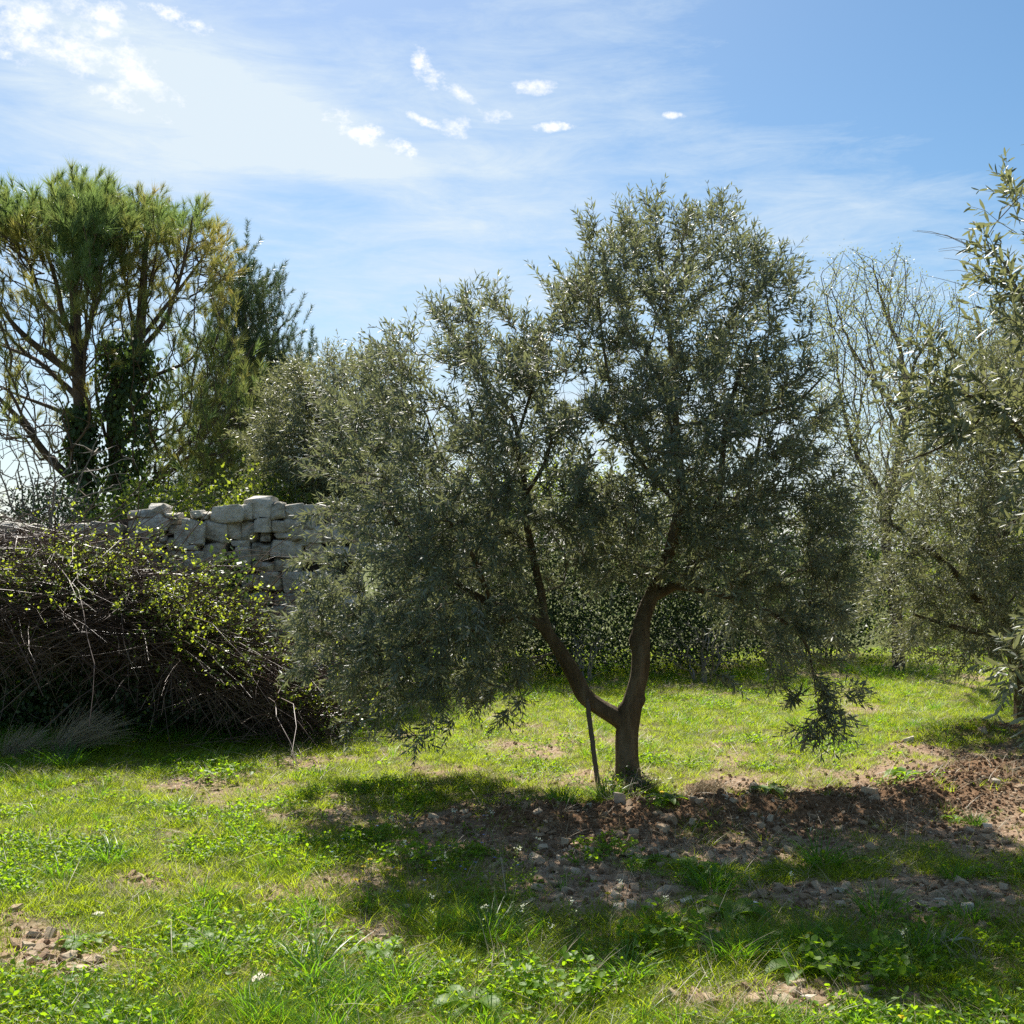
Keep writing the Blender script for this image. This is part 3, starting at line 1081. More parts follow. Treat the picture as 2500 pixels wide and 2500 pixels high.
def crown(poly, n, Y, tmax, k, r, holes=(), tmin=.12, shell=0.0):
    """n points in a crown whose outline seen from the front is poly (photo px) at depth Y"""
    p = np.array(poly, float)
    lo, hi = p.min(0), p.max(0)
    out = []
    sc = F / Y
    while len(out) < n:
        x = r.uniform(lo[0], hi[0], 4 * n); y = r.uniform(lo[1], hi[1], 4 * n)
        m = inside(poly, x, y)
        for (hx, hy, hr, hs, hp) in holes:
            m &= ~((((x - hx) / hr) ** 2 + ((y - hy) / hs) ** 2 < 1) & (r.random(len(x)) < hp))
        x, y = x[m], y[m]
        d = poly_d(poly, x, y) / sc
        T = np.minimum(tmax, tmin + np.sqrt(d) * k)
        u = r.uniform(-1, 1, len(x))
        if shell: u = np.sign(u) * np.abs(u) ** (1 - shell)
        keep = r.random(len(x)) < T / tmax
        x, y, T, u = x[keep], y[keep], T[keep], u[keep]
        out += list(P(x, y, Y + u * T))
    return np.array(out[:n])


LEAF_T = np.array([[0, 0, 0], [-.5, .42, .05], [0, .5, -.035], [.5, .42, .05], [0, 1, -.03]])
LEAF_F = [np.array([[0, 2, 1], [0, 3, 2], [1, 2, 4], [2, 3, 4]])]
LEAF_T2 = np.array([[0, 0, 0], [-.36, .22, .03], [0, .25, -.02], [.36, .22, .03], [-.5, .55, .05], [0, .55, -.03], [.5, .55, .05],
                    [-.3, .84, .01], [0, .84, -.04], [.3, .84, .01], [0, 1, -.06]])
LEAF_F2 = [np.array([[0, 2, 1], [0, 3, 2], [7, 8, 10], [8, 9, 10]]),
           np.array([[1, 2, 5, 4], [2, 3, 6, 5], [4, 5, 8, 7], [5, 6, 9, 8]])]


def shoots(o, d, L, nl, leaf, r, ang=.98, sag=.25, spread=.15):
    """opposite-leaved shoots. returns leaf base, direction, normal, size and the stem polylines"""
    S = len(o)
    ts = np.linspace(.08, 1, nl)
    g = np.array([0, 0, -1.0])
    dirs = norm(d)
    pos = o[:, None] + dirs[:, None] * (L[:, None] * ts)[..., None] + g * ((L * sag)[:, None] * ts ** 2)[..., None]
    pos = pos + r.normal(0, .004, pos.shape)
    tang = norm(dirs[:, None] + g * (2 * sag * ts)[None, :, None])
    a = norm(np.cross(tang, [0.3, 0.5, 0.81])); b = np.cross(tang, a)
    ph = r.random((S, 1)) * 6.28 + np.arange(nl)[None] * 1.57 + r.normal(0, .3, (S, nl))
    base, dr, nm, sz = [], [], [], []
    for sgn in (0, np.pi):
        th = ph + sgn + r.normal(0, .2, (S, nl))
        side = a * np.cos(th)[..., None] + b * np.sin(th)[..., None]
        an = (ang * (1.15 - .55 * ts))[None, :] + r.normal(0, .18, (S, nl))
        y = tang * np.cos(an)[..., None] + side * np.sin(an)[..., None] + g * .10
        base.append(pos); dr.append(y)
        nm.append(tang * .8 - side * .5 + np.array([0, 0, .5]) + r.normal(0, .55, y.shape))
        sz.append(leaf * (1.05 - .45 * ts ** 3)[None] * r.uniform(.7, 1.15, (S, nl)))
    f = lambda q: np.concatenate([x.reshape(-1, x.shape[-1]) if x.ndim == 3 else x.ravel() for x in q])
    stem = np.concatenate([o[:, None], pos[:, [nl // 3, 2 * nl // 3, nl - 1]]], 1)
    return f(base), f(dr), f(nm), f(sz), stem


def leaf_mesh(name, base, dr, nm, sz, width, mat, r, fine=False, attrs=None):
    tv = (LEAF_T2 if fine else LEAF_T) * [width, 1, .6]
    V, Fs = stamp(tv, LEAF_F2 if fine else LEAF_F, frames(dr, nm), base, sz)
    n = len(tv)
    rn = np.repeat(r.random(len(base)), n)
    A = {'rnd': rn}
    for k, v in (attrs or {}).items(): A[k] = np.repeat(v, n)
    return make_mesh(name, V, Fs, mat, True, A)


def leaf_parts(root, base, dr, nm, sz, width, mat, pick):
    """single leaves as parts sharing one mesh"""
    tv = LEAF_T2 * [width, 1, .6]
    tmpl = [make_mesh('leaf', tv, LEAF_F2, mat, True, {'rnd': np.full(len(tv), t)}) for t in (.15, .5, .85)]
    Mx = frames(dr[pick], nm[pick])
    loc = np.array(root.location)
    for k, i in enumerate(pick):
        o = bpy.data.objects.new('leaf', tmpl[k % 3])
        m = np.eye(4); m[:3, :3] = Mx[k] * sz[i]; m[:3, 3] = base[i] - loc
        COL.objects.link(o)
        o.parent = root
        o.matrix_local = Matrix(m.tolist())


def olive_tree(label, base_px, Y, limbs, targets, seed, nsh=3, Lsh=(.16, .3), nl=9, leaf=.058, mat='olive', group=None,
               name='olive_tree', parts=0, up=.7, holes=(), fine=False, step=.1, trunk_sides=18, flare=.35, knots=(), extra_tips=None,
               width=.21, cull=None, jit=.035):
    t = Tree(Y, seed)
    r = t.r
    Ls = [t.limb(s) for s in limbs]
    root = empty(name, P(*base_px, Y) * [1, 1, 0], label, 'tree', group)
    for i, L in enumerate(Ls):
        me = thick_tube(catmull(L, 3) if i < 2 else L, trunk_sides if i < 2 else 8, seed + i, .20 if i < 2 else .1,
                        flare if i == 0 else 0, 'trunk' if i == 0 else 'limb', M['bark'], knots if i == 0 else ())
        link('trunk' if i == 0 else 'limb', me, root)
    t.grow(targets, step=step, alpha=.22, lowcut=.75 if Y < 9 else .4)
    t.radii(.0019, .44, .03)
    br = link('branches', t.branch_mesh('branches', M['twig'], 5), root); tag(br, kind='stuff')
    tips = t.pos[t.tips]; td = norm(tips - t.pos[t.par[t.tips]])
    cen = tips.mean(0)
    outw = norm((tips - cen) * [1, 1, .6])
    o = np.repeat(tips, nsh, 0); n = len(o)
    hfac = sstep(np.percentile(tips[:, 2], 5), np.percentile(tips[:, 2], 85), o[:, 2])[:, None]
    d = np.repeat(td, nsh, 0) * .6 + np.repeat(outw, nsh, 0) * .45 + np.array([0, 0, 1.0]) * (up * (.15 + 1.15 * hfac)) + r.normal(0, .36, (n, 3))
    o = o + r.normal(0, jit, (n, 3))
    L = r.uniform(*Lsh, n) * (.85 + .55 * hfac[:, 0])
    # side shoots a little way back along the branches
    back = t.par[t.tips]; back = back[back >= 0]
    for _ in range(2):
        b2 = t.par[back]; back = np.where(b2 >= 0, b2, back)
    bo = t.pos[back] ; bd = norm(r.normal(0, 1, (len(bo), 3)) + outw[:len(bo)] * .5 + [0, 0, .5])
    o = np.vstack([o, bo]); d = np.vstack([d, bd]); L = np.concatenate([L, r.uniform(*Lsh, len(bo)) * .75])
    if extra_tips is not None:
        eo, ed, eL = extra_tips
        o = np.vstack([o, eo]); d = np.vstack([d, ed]); L = np.concatenate([L, eL])
    base, dr, nm, sz, stem = shoots(o, d, L, nl, leaf, r)
    if cull is not None:
        k = cull(base)
        base, dr, nm, sz = base[k], dr[k], nm[k], sz[k]
    V, Q = tubes(stem, np.array([[.0019, .0015, .0012, .0008]]) * np.ones((len(stem), 1)), 3)
    tw = link('twigs', make_mesh('twigs', V, Q, M['twig'], True), root); tag(tw, kind='stuff')
    rest = np.ones(len(base), bool)
    if parts:
        px, py = to_px(base[:, 0], base[:, 1], base[:, 2])
        vis = (px > 20) & (px < 2480) & (py > 0) & (py < 2480)
        dist = base[:, 1] + np.where(vis, 0, 99)
        pick = np.argsort(dist)[:parts]
        rest[pick] = False
        leaf_parts(root, base, dr, nm, sz, width, M[mat], pick)
    lm = leaf_mesh('leaves', base[rest], dr[rest], nm[rest], sz[rest], width, M[mat], r, fine)
    tag(link('leaves', lm, root), kind='stuff')
    print(label, 'leaves', len(base), 'nodes', len(t.pos))
    return root, t


# --- the main olive tree
MAIN = [(700, 1560), (715, 1420), (800, 1290), (770, 1150), (790, 1010), (890, 930), (915, 870), (990, 810), (1040, 790), (1070, 740),
        (1110, 730), (1200, 720), (1240, 790), (1330, 830), (1390, 680), (1440, 560), (1540, 520), (1640, 540), (1740, 520), (1820, 600),
        (1890, 660), (1950, 740), (2000, 850), (2040, 970), (2050, 1100), (2070, 1300), (2080, 1450), (2080, 1570), (2020, 1620),
        (1900, 1610), (1800, 1550), (1700, 1470), (1640, 1430), (1560, 1410), (1450, 1420), (1350, 1440), (1300, 1540), (1310, 1620),
        (1240, 1690), (1150, 1740), (1040, 1760), (900, 1730), (790, 1680), (715, 1630)]
limbs_main = [
    [(1532, 1925, 0, .084), (1531, 1880, 0, .070), (1530, 1800, 0, .065), (1537, 1742, 0, .066), (1546, 1695, 0, .056), (1558, 1648, 0, .055),
     (1563, 1602, 0, .056), (1566, 1540, .02, .052), (1573, 1502, .05, .050), (1600, 1431, .1, .042), (1640, 1330, .15, .036),
     (1662, 1200, .2, .030), (1652, 1050, .2, .025), (1640, 900, .2, .018), (1630, 760, .2, .012), (1615, 640, .2, .007)],
    [(1532, 1790, 0, .040), (1510, 1757, -.01, .052), (1464, 1726, -.03, .049), (1430, 1699, -.05, .050), (1411, 1664, -.06, .047), (1389, 1624, -.07, .045),
     (1365, 1586, -.08, .042), (1340, 1549, -.09, .038), (1318, 1524, -.1, .034), (1278, 1502, -.12, .030), (1190, 1470, -.15, .026),
     (1090, 1410, -.2, .021), (1000, 1320, -.2, .016), (920, 1200, -.2, .010)],
    [(1345, 1555, -.09, .028), (1327, 1502, -.05, .028), (1324, 1462, 0, .027), (1305, 1370, .05, .025), (1288, 1290, .05, .024), (1280, 1220, .05, .023), (1280, 1170, .05, .022),
     (1266, 1110, .05, .020), (1262, 1050, .05, .017), (1235, 990, .05, .014), (1185, 920, .05, .010), (1165, 840, .05, .007)],
    [(1282, 1210, .05, .014), (1325, 1140, 0, .013), (1345, 1080, 0, .010), (1360, 1000, 0, .007)],
    [(1262, 1070, .05, .012), (1290, 980, .1, .010), (1312, 900, .1, .007)],
    [(1590, 1460, .1, .032), (1650, 1425, 0, .030), (1720, 1350, -.1, .026), (1750, 1230, -.15, .022), (1765, 1110, -.2, .019), (1770, 1040, -.2, .017),
     (1800, 930, -.2, .013), (1835, 830, -.2, .008)],
    [(1764, 1085, -.2, .014), (1840, 1015, -.2, .012), (1940, 985, -.2, .010), (2010, 920, -.2, .006)],
    [(1640, 1430, 0, .022), (1750, 1450, -.1, .019), (1870, 1490, -.2, .015), (1960, 1560, -.25, .011), (1985, 1640, -.3, .006), (1990, 1690, -.3, .004)],
    [(1278, 1502, -.12, .020), (1180, 1530, -.3, .017), (1060, 1560, -.35, .014), (930, 1590, -.4, .009), (820, 1600, -.4, .006)],
    [(1660, 1240, .2, .018), (1560, 1120, .1, .016), (1500, 980, 0, .012), (1470, 820, 0, .008), (1460, 700, 0, .006)],
    [(1600, 1431, .1, .02), (1650, 1330, -.6, .017), (1660, 1200, -.9, .014), (1640, 1050, -1.0, .010)],
    [(1640, 1330, .15, .02), (1760, 1260, .6, .017), (1840, 1130, .9, .012), (1870, 980, .9, .008)],
    [(1300, 1350, .05, .016), (1200, 1260, .6, .013), (1090, 1140, .8, .009), (1040, 1010, .7, .006)],
    [(1200, 1475, -.15, .016), (1150, 1350, -.7, .013), (1080, 1250, -.9, .009)],
]
rm = np.random.default_rng(5)
HOLES = [(1130, 985, 50, 35, .7), (1385, 965, 60, 38, .9), (1440, 1080, 45, 35, .7), (1260, 1030, 40, 70, .5), (1330, 1200, 50, 60, .6), (1060, 880, 40, 50, .5),
         (1800, 800, 60, 60, .5), (1700, 700, 60, 50, .4), (1850, 1080, 60, 40, .6), (1500, 720, 50, 60, .4), (960, 1080, 60, 60, .5),
         (1290, 1330, 60, 80, .5)]
tg = crown(MAIN, 1380, 7.3, 1.25, 1.25, rm, HOLES)
tg[:, 1] -= .1
hang = np.array([(1755, 1650, -.5), (1985, 1650, -.35), (2000, 1720, -.35), (2020, 1740, -.35), (2045, 1745, -.4), (1985, 1760, -.35), (1960, 1780, -.35),
                 (1950, 1700, -.3), (1900, 1660, -.3), (2060, 1700, -.4), (1240, 1740, -.1), (1270, 1700, 0), (860, 1760, -.3), (1000, 1790, -.3), (1020, 1800, -.3),
                 (2010, 1690, -.3), (2075, 1680, -.3), (1880, 1630, -.3), (2030, 1775, -.4), (2000, 1790, -.4)])
hg = P(hang[:, 0], hang[:, 1], 7.3 + hang[:, 2])
spires = np.array([(1537, 455), (1545, 490), (1738, 450), (1730, 500), (1660, 490), (1480, 530), (1590, 500), (1790, 500), (1800, 540), (1850, 560), (1440, 520),
                   (1200, 660), (1230, 690), (1075, 690), (1130, 700), (955, 780), (910, 840), (1370, 640), (1390, 650), (1350, 730), (1330, 770), (1925, 650),
                   (1960, 700), (1280, 760), (1010, 740)])
so = P(spires[:, 0], spires[:, 1] + 95, 7.3 + rm.normal(0, .25, len(spires)))
sdir = np.array([0, 0, 1.0]) + rm.normal(0, .10, (len(spires), 3))


def main_cull(b):
    px, py = to_px(b[:, 0], b[:, 1], b[:, 2])
    trunkwin = (px > 1330) & (px < 1625) & (py > 1500)
    stakewin = (px > 1385) & (px < 1800) & (py > 1560)
    hole = (px > 1300) & (px < 1400) & (py > 1590)
    w_ = (fbm(px, py, 60, 7, 3) - .5) * 1.6
    for (hx, hy, hr, hs, hp) in HOLES:
        if hp > .85: hole |= ((px - hx) / hr) ** 2 + ((py - hy) / hs) ** 2 < .62 + w_
    return ~(trunkwin | hole | (stakewin & ~((np.abs(px - 1755) < 45) & (py < 1700))))


olive_tree('large grey green olive tree with a forked trunk, alone in the middle of the field', (1532, 1905), 7.3, limbs_main,
           np.vstack([tg, hg, so]), 31, nsh=5, Lsh=(.10, .23), nl=6, leaf=.072, width=.215, parts=300, jit=.014, knots=((.20, 1.2, .05, .16), (.52, .2, .035, .30), (.60, 3.0, .04, .35), (.98, 0.1, .05, .42), (.35, 3.6, .09, .14)),
           extra_tips=(np.vstack([so, so + rm.normal(0, .05, so.shape), hg]), np.vstack([sdir, sdir + rm.normal(0, .15, sdir.shape), rm.normal(0, 1, hg.shape)]), np.concatenate([np.full(len(so), .34), np.full(len(so), .26), np.full(len(hg), .13)])), cull=main_cull)

# --- foreground olive at the right edge
FG = [(2370, 560), (2420, 500), (2520, 420), (2760, 330), (3050, 500), (3150, 1000), (3050, 1500), (2800, 1650), (2540, 1700), (2450, 1690), (2440, 1560),
      (2480, 1400), (2450, 1200), (2400, 1050), (2310, 1100), (2210, 1120), (2230, 1000), (2180, 930), (2260, 880), (2350, 850), (2390, 700)]
limbs_fg = [
    [(2850, 2350, 0, .075), (2840, 2150, 0, .065), (2820, 1900, 0, .06), (2790, 1600, 0, .05), (2760, 1300, 0, .04), (2740, 1000, 0, .03), (2720, 750, 0, .015)],
    [(2790, 1600, 0, .035), (2700, 1400, -.1, .03), (2600, 1250, -.1, .022), (2500, 1080, -.1, .014), (2430, 990, -.1, .010), (2320, 955, -.1, .006), (2230, 915, -.1, .004)],
    [(2500, 1080, -.1, .012), (2430, 985, -.1, .009), (2370, 1045, -.15, .007), (2290, 1095, -.2, .005), (2200, 1130, -.2, .003)],
    [(2740, 1150, 0, .02), (2620, 950, .1, .016), (2520, 780, .1, .011), (2450, 640, .1, .006)],
    [(2790, 1650, 0, .02), (2680, 1600, -.1, .016), (2560, 1600, -.15, .010), (2470, 1640, -.2, .005)]]
rf = np.random.default_rng(8)
FG = [(a + 75, b) for a, b in FG]
tf_ = crown(FG, 400, 4.9, .9, .9, rf)
ft = np.array([(2225, 905, -.1), (2260, 990, -.1), (2290, 925, -.1), (2350, 900, -.1), (2240, 1010, -.15), (2300, 1090, -.2), (2200, 1125, -.2), (2370, 1040, -.15),
               (2400, 940, -.1), (2330, 1010, -.2), (2470, 1650, -.2), (2450, 1600, -.2), (2490, 1700, -.2), (2420, 620, .1), (2490, 480, .1), (2410, 680, .1), (2380, 600, .1),
               (2230, 950, -.1), (2280, 880, -.1), (2320, 960, -.1), (2430, 720, 0), (2460, 780, 0)])
tf_ = np.vstack([tf_, P(ft[:, 0], ft[:, 1], 4.9 + ft[:, 2])])


def fg_cull(b):
    px, py = to_px(b[:, 0], b[:, 1], b[:, 2])
    return ~((px < 2360) & ((py > 1190) | (py < 800))) & ~((px < 2330) & (py > 1760)) & (px > 2120)


olive_tree('olive tree cut off by the right edge, its big pale leaves nearest the viewer', (2850, 2310), 4.9, limbs_fg, tf_, 57, nsh=3, Lsh=(.13, .24), nl=7,
           leaf=.070, mat='olive_pale', parts=300, up=.55, cull=fg_cull, fine=True, width=.25)

# --- olive behind at the right
BR = [(2080, 1240), (2150, 1120), (2250, 1020), (2350, 860), (2420, 780), (2600, 740), (2800, 900), (2850, 1300), (2750, 1560), (2480, 1620), (2330, 1640), (2200, 1580),
      (2110, 1480), (2080, 1380)]
rb = np.random.default_rng(9)
olive_tree('silvery olive tree standing behind the right hand end of the field', (2440, 1720), 9.8,
           [[(2500, 1770, .3, .07), (2490, 1650, .3, .065), (2450, 1500, .2, .05), (2400, 1350, 0, .035), (2410, 1200, 0, .025), (2430, 1050, 0, .018), (2450, 900, 0, .008)],
            [(2420, 1500, 0, .05), (2330, 1400, -.1, .04), (2240, 1320, -.2, .03), (2160, 1270, -.3, .015)],
            [(2410, 1350, 0, .04), (2520, 1220, .1, .03), (2600, 1050, .1, .015)],
            [(2420, 1550, 0, .03), (2330, 1530, -.3, .02), (2230, 1500, -.4, .01)]],
           crown(BR, 1150, 9.8, 1.4, 1.3, rb), 61, nsh=4, Lsh=(.16, .28), nl=7, leaf=.064, mat='olive_pale')

# --- olives beyond the wall, left of the main tree
BL = [(640, 1000), (700, 920), (790, 880), (900, 880), (980, 940), (1000, 1080), (980, 1220), (900, 1280), (700, 1270), (620, 1200), (600, 1100)]
rb = np.random.default_rng(10)
olive_tree('dusty grey olive tree beyond the stone wall, between the pines and the large olive', (790, 1330), 13.5,
           [[(790, 1600, 0, .12), (790, 1400, 0, .10), (780, 1250, 0, .08), (770, 1120, 0, .05), (780, 1000, 0, .025)],
            [(780, 1250, 0, .05), (700, 1150, 0, .035), (670, 1050, 0, .02)], [(775, 1180, 0, .05), (860, 1080, 0, .035), (900, 980, 0, .02)]],
           crown(BL, 700, 13.5, 1.5, 1.3, rb), 67, nsh=4, Lsh=(.2, .34), nl=7, leaf=.075, mat='olive_pale', step=.16, width=.26)

# ------------------------------------------------------------------ stake beside the trunk


def build_stake():
    L = limb_points([(1434, 1708, -.12, .0105), (1437, 1740, -.12, .013), (1445, 1800, -.12, .0135), (1451, 1850, -.12, .0125), (1458, 1900, -.12, .0135), (1463, 1935, -.12, .013)], 7.3)
    L = catmull(L[::-1], 5)
    root_loc = L[0, :3] * [1, 1, 0]
    sides = 8
    r = np.random.default_rng(3)
    p = L[:, :3]; t = norm(np.gradient(p, axis=0)); a = norm(np.cross(t, [0, 1, 0])); b = np.cross(t, a)
    th = np.arange(sides) / sides * 2 * np.pi + .4
    sq = 1 / (np.abs(np.cos(th)) ** 3 + np.abs(np.sin(th)) ** 3) ** (1 / 3)
    rad = L[:, 3:4] * sq[None] * (1 + r.normal(0, .07, (len(L), sides))) * (1.2 + .0 * th[None])
    V = (p[:, None] + (a[:, None] * np.cos(th)[None, :, None] * 1.0 + b[:, None] * np.sin(th)[None, :, None] * .7) * rad[..., None]).reshape(-1, 3)
    n = len(L); k = (np.arange(n - 1) * sides)[:, None]; q = np.arange(sides)[None]; q2 = (q + 1) % sides
    Q = np.stack([k + q, k + q2, k + sides + q2, k + sides + q], -1).reshape(-1, 4)
    V = np.vstack([V, p[-1] + [0.004, 0, .012]])
    cap = np.stack([(n - 1) * sides + np.arange(sides), (n - 1) * sides + (np.arange(sides) + 1) % sides, np.full(sides, len(V) - 1)], -1)
    V = V - root_loc
    o = link('wooden_stake', make_mesh('wooden_stake', V, [Q, cap], M['wood'], False), loc=root_loc)
    tag(o, 'weathered wooden stake propped against the left fork of the large olive', 'stake')


build_stake()

# ------------------------------------------------------------------ pines


def tuft_geo(n, L, seed, brush=.7, cone=(.25, .95), wv=.013):
    """brush of needles along a short shoot, shoot along +Y, length ~1"""
    r = np.random.default_rng(seed)
    s = r.random(n) ** .8 * brush
    th = r.random(n) * 6.28
    an = r.uniform(*cone, n)
    d = np.stack([np.sin(an) * np.cos(th), np.cos(an), np.sin(an) * np.sin(th)], -1)
    base = np.stack([np.zeros(n), s, np.zeros(n)], -1)
    l = L * r.uniform(.7, 1.1, n)
    side = norm(np.cross(d, r.normal(size=(n, 3))))
    V = np.stack([base - side * wv, base + side * wv, base + d * l[:, None]], 1).reshape(-1, 3)
    Fc = np.arange(3 * n).reshape(-1, 3)
    return V, Fc


def pine(label, base_px, Y, limbs, targets, seed, matn, tintf, nsh=3, tuft=.2, needles=34, step=.16, name='pine_tree', nneedle=.5, sparse=None,
         trunk_r=14, up=.5, brush=.55, cone=(.15, .75), wv=.012, tip=.0044):
    t = Tree(Y, seed); r = t.r
    root = empty(name, P(*base_px, Y) * [1, 1, 0], label, 'tree')
    for i, s in enumerate(limbs):
        L = t.limb(s, span=5)
        link('trunk' if i == 0 else 'limb', thick_tube(L, trunk_r if i == 0 else 8, seed + i, .12, 0, 'trunk' if i == 0 else 'limb', M['pinebark']), root)
    t.grow(targets, step=step, alpha=.5, bend=.12, jit=.06, up=.03)
    t.radii(tip, .36, .06)
    tag(link('branches', t.branch_mesh('branches', M['pinebark'], 5), root), kind='stuff')
    tips = t.pos[t.tips]; td = norm(tips - t.pos[t.par[t.tips]])
    o = np.repeat(tips, nsh, 0); n = len(o)
    d = norm(np.repeat(td, nsh, 0) * .7 + np.array([0, 0, up]) + r.normal(0, .45, (n, 3)))
    o = o + r.normal(0, tuft * .28, (n, 3))
    px, py = to_px(o[:, 0], o[:, 1], o[:, 2])
    tint, dens = tintf(px, py, r)
    keep = r.random(n) < dens
    o, d, tint = o[keep], d[keep], tint[keep]
    Vs, Fs, rn, tn = [], [], [], []
    off = 0
    for k in range(4):
        m = np.arange(len(o)) % 4 == k
        tv, tf2 = tuft_geo(needles, nneedle, seed * 7 + k, brush, cone, wv)
        V, Ff = stamp(tv, tf2, frames(d[m], r.normal(size=(m.sum(), 3))), o[m], tuft * r.uniform(.7, 1.2, m.sum()))
        Vs.append(V); Fs.append(Ff[0] + off); off += len(V)
        rn.append(np.repeat(r.random(m.sum() * needles), 3)); tn.append(np.repeat(tint[m], len(tv)))
    me = make_mesh('needles', np.concatenate(Vs), np.concatenate(Fs), M[matn], False, {'rnd': np.concatenate(rn), 'tint': np.clip(np.concatenate(tn), 0, 1)})
    tag(link('needles', me, root), kind='stuff')
    print(label, 'tufts', len(o), 'nodes', len(t.pos))
    return root, t


def c1(x, y): return x / 2.147, 350 + y / 2.147      # from the enlarged crop


def cl(pts, r0, r1, dy=0.0, dy1=None):
    n = len(pts)
    dy1 = dy if dy1 is None else dy1
    return [(*c1(*p), dy + (dy1 - dy) * i / (n - 1), .62 * r0 * (1 - i / (n - 1)) ** .8 + .008) for i, p in enumerate(pts)]


pineA = [
    [(210, 1500, 0, .17)] + cl([(440, 1932), (432, 1500), (410, 1200), (395, 900), (390, 700), (400, 500), (430, 320)], .19, .05),
    cl([(408, 1220), (250, 1110), (130, 1010), (20, 880), (-60, 700)], .09, .04, 0, -1),
    cl([(430, 1350), (300, 1230), (180, 1130), (60, 1080), (-60, 1030)], .07, .03, 0, .8),
    cl([(440, 1820), (250, 1640), (130, 1480), (0, 1340), (-120, 1200)], .10, .05, 0, -1.2),
    cl([(430, 1460), (280, 1390), (120, 1330), (-20, 1270)], .05, .025, 0, .6),
    cl([(400, 1050), (330, 900), (300, 750), (240, 560), (180, 420)], .07, .03, 0, -.8),
    cl([(410, 1200), (460, 1000), (500, 800), (540, 600), (560, 420)], .06, .03, 0, .9),
    cl([(432, 1500), (440, 1250), (450, 1000), (460, 800)], .04, .02, 0, -.5),
    cl([(400, 1000), (240, 850), (180, 700), (110, 500), (60, 350)], .05, .02, 0, .5),
]
pineB = [
    [(285, 1500, 0, .17)] + cl([(640, 1932), (610, 1600), (600, 1350), (650, 1180), (720, 1030), (745, 850), (755, 650), (775, 450), (790, 300)], .20, .04),
    cl([(600, 1500), (560, 1380), (640, 1220), (720, 1100), (850, 950), (920, 780), (980, 560), (1010, 380)], .09, .03, 0, -.7),
    cl([(640, 1900), (800, 1780), (960, 1600), (1090, 1480), (1200, 1280), (1330, 1050)], .07, .03, 0, -1.0),
    cl([(620, 1600), (760, 1430), (900, 1370), (1050, 1250), (1150, 1150)], .06, .025, 0, .8),
    cl([(640, 1300), (750, 1240), (880, 1190), (1000, 1130), (1080, 1000)], .05, .02, 0, -.4),
    cl([(640, 1230), (700, 1050), (680, 850), (640, 650), (600, 480)], .05, .02, 0, .5),
    cl([(720, 1050), (850, 880), (960, 740), (1060, 600), (1120, 480)], .05, .02, 0, .6),
    cl([(660, 1850), (850, 1750), (1000, 1650), (1150, 1620), (1280, 1500)], .05, .02, 0, -1.4),
    cl([(600, 1700), (520, 1400), (500, 1200), (520, 1000)], .04, .02, 0, .3),
]


def gauss(px, py, cx, cy_, rx, ry): return np.exp(-((px - cx) / rx) ** 2 - ((py - cy_) / ry) ** 2)


def tintA(px, py, r):
    t = .05 + sstep(560, 700, py) * .30 + .30 * gauss(px, py, 40, 640, 90, 70)
    t = t + r.normal(0, .14, len(px))
    green = gauss(px, py, 205, 650, 55, 90)
    t = t - .6 * green
    nz = (fbm(px, py, 70, 3, 3) - .5) * 190
    d = .9 - .72 * sstep(520, 660, py + nz) + .5 * green + .35 * gauss(px, py, 330, 620, 90, 110)
    d = d * (1 - .5 * sstep(800, 950, py))
    return t, d


def tintB(px, py, r):
    t = .16 + .45 * gauss(px, py, 370, 470, 55, 45) + .22 * sstep(540, 600, py) + .3 * gauss(px, py, 540, 610, 50, 80) - .5 * gauss(px, py, 430, 540, 50, 35)
    t = np.where(py > 800, .2, t) + r.normal(0, .16, len(px))
    nz = (fbm(px, py, 70, 4, 3) - .5) * 170
    d = .85 - .64 * sstep(520, 640, py + nz) + .22 * gauss(px, py, 560, 900, 130, 250) + .25 * gauss(px, py, 520, 1180, 170, 90)
    d = d * (1 - .5 * ((py > 850) & (px < 400)))
    return t, d


PA_TOP = [(-150, 530), (-20, 500), (50, 488), (110, 510), (160, 475), (215, 448), (260, 470), (290, 500), (330, 520), (335, 640), (285, 600), (240, 720), (205, 760), (170, 640), (120, 590), (70, 690), (20, 620), (-40, 600), (-100, 700), (-160, 600)]
PA_IN = [(-170, 560), (-30, 560), (120, 560), (300, 560), (340, 680), (320, 900), (240, 1080), (180, 1150), (60, 1150), (-60, 1100), (-180, 900)]
PB_TOP = [(300, 530), (345, 492), (390, 492), (425, 545), (465, 510), (500, 520), (530, 570), (545, 620), (560, 690), (540, 770), (505, 680), (470, 620), (430, 700), (395, 640), (350, 760), (310, 640)]
PB_IN = [(260, 590), (420, 580), (555, 620), (580, 700), (560, 760), (600, 850), (650, 920), (690, 1000), (670, 1150), (620, 1270), (430, 1280), (330, 1250), (280, 1000), (260, 800)]
rp = np.random.default_rng(12)
tA = np.vstack([crown(PA_TOP, 560, 16.2, 2.2, 2.4, rp, tmin=.3), crown(PA_IN, 1000, 16.2, 2.3, 2.0, rp, tmin=.3),
                P([190, 215, 230, 200, 180, 215, 240, 205], [600, 640, 680, 660, 690, 720, 620, 740], 15.3 + .2 * np.arange(8) / 8)])
pine('tall domed pine, left of the pair, deep green on top, ivy at its foot', (210, 1250), 16.2, pineA, tA, 71, 'pine', tintA, nsh=3, tuft=.36,
     needles=50, nneedle=.52, up=.9)
tB = np.vstack([crown(PB_TOP, 330, 16.6, 1.9, 2.2, rp, tmin=.3), crown(PB_IN, 1250, 16.6, 2.2, 2.0, rp, tmin=.3, holes=[(430, 760, 90, 100, .55), (400, 900, 100, 60, .45)])])
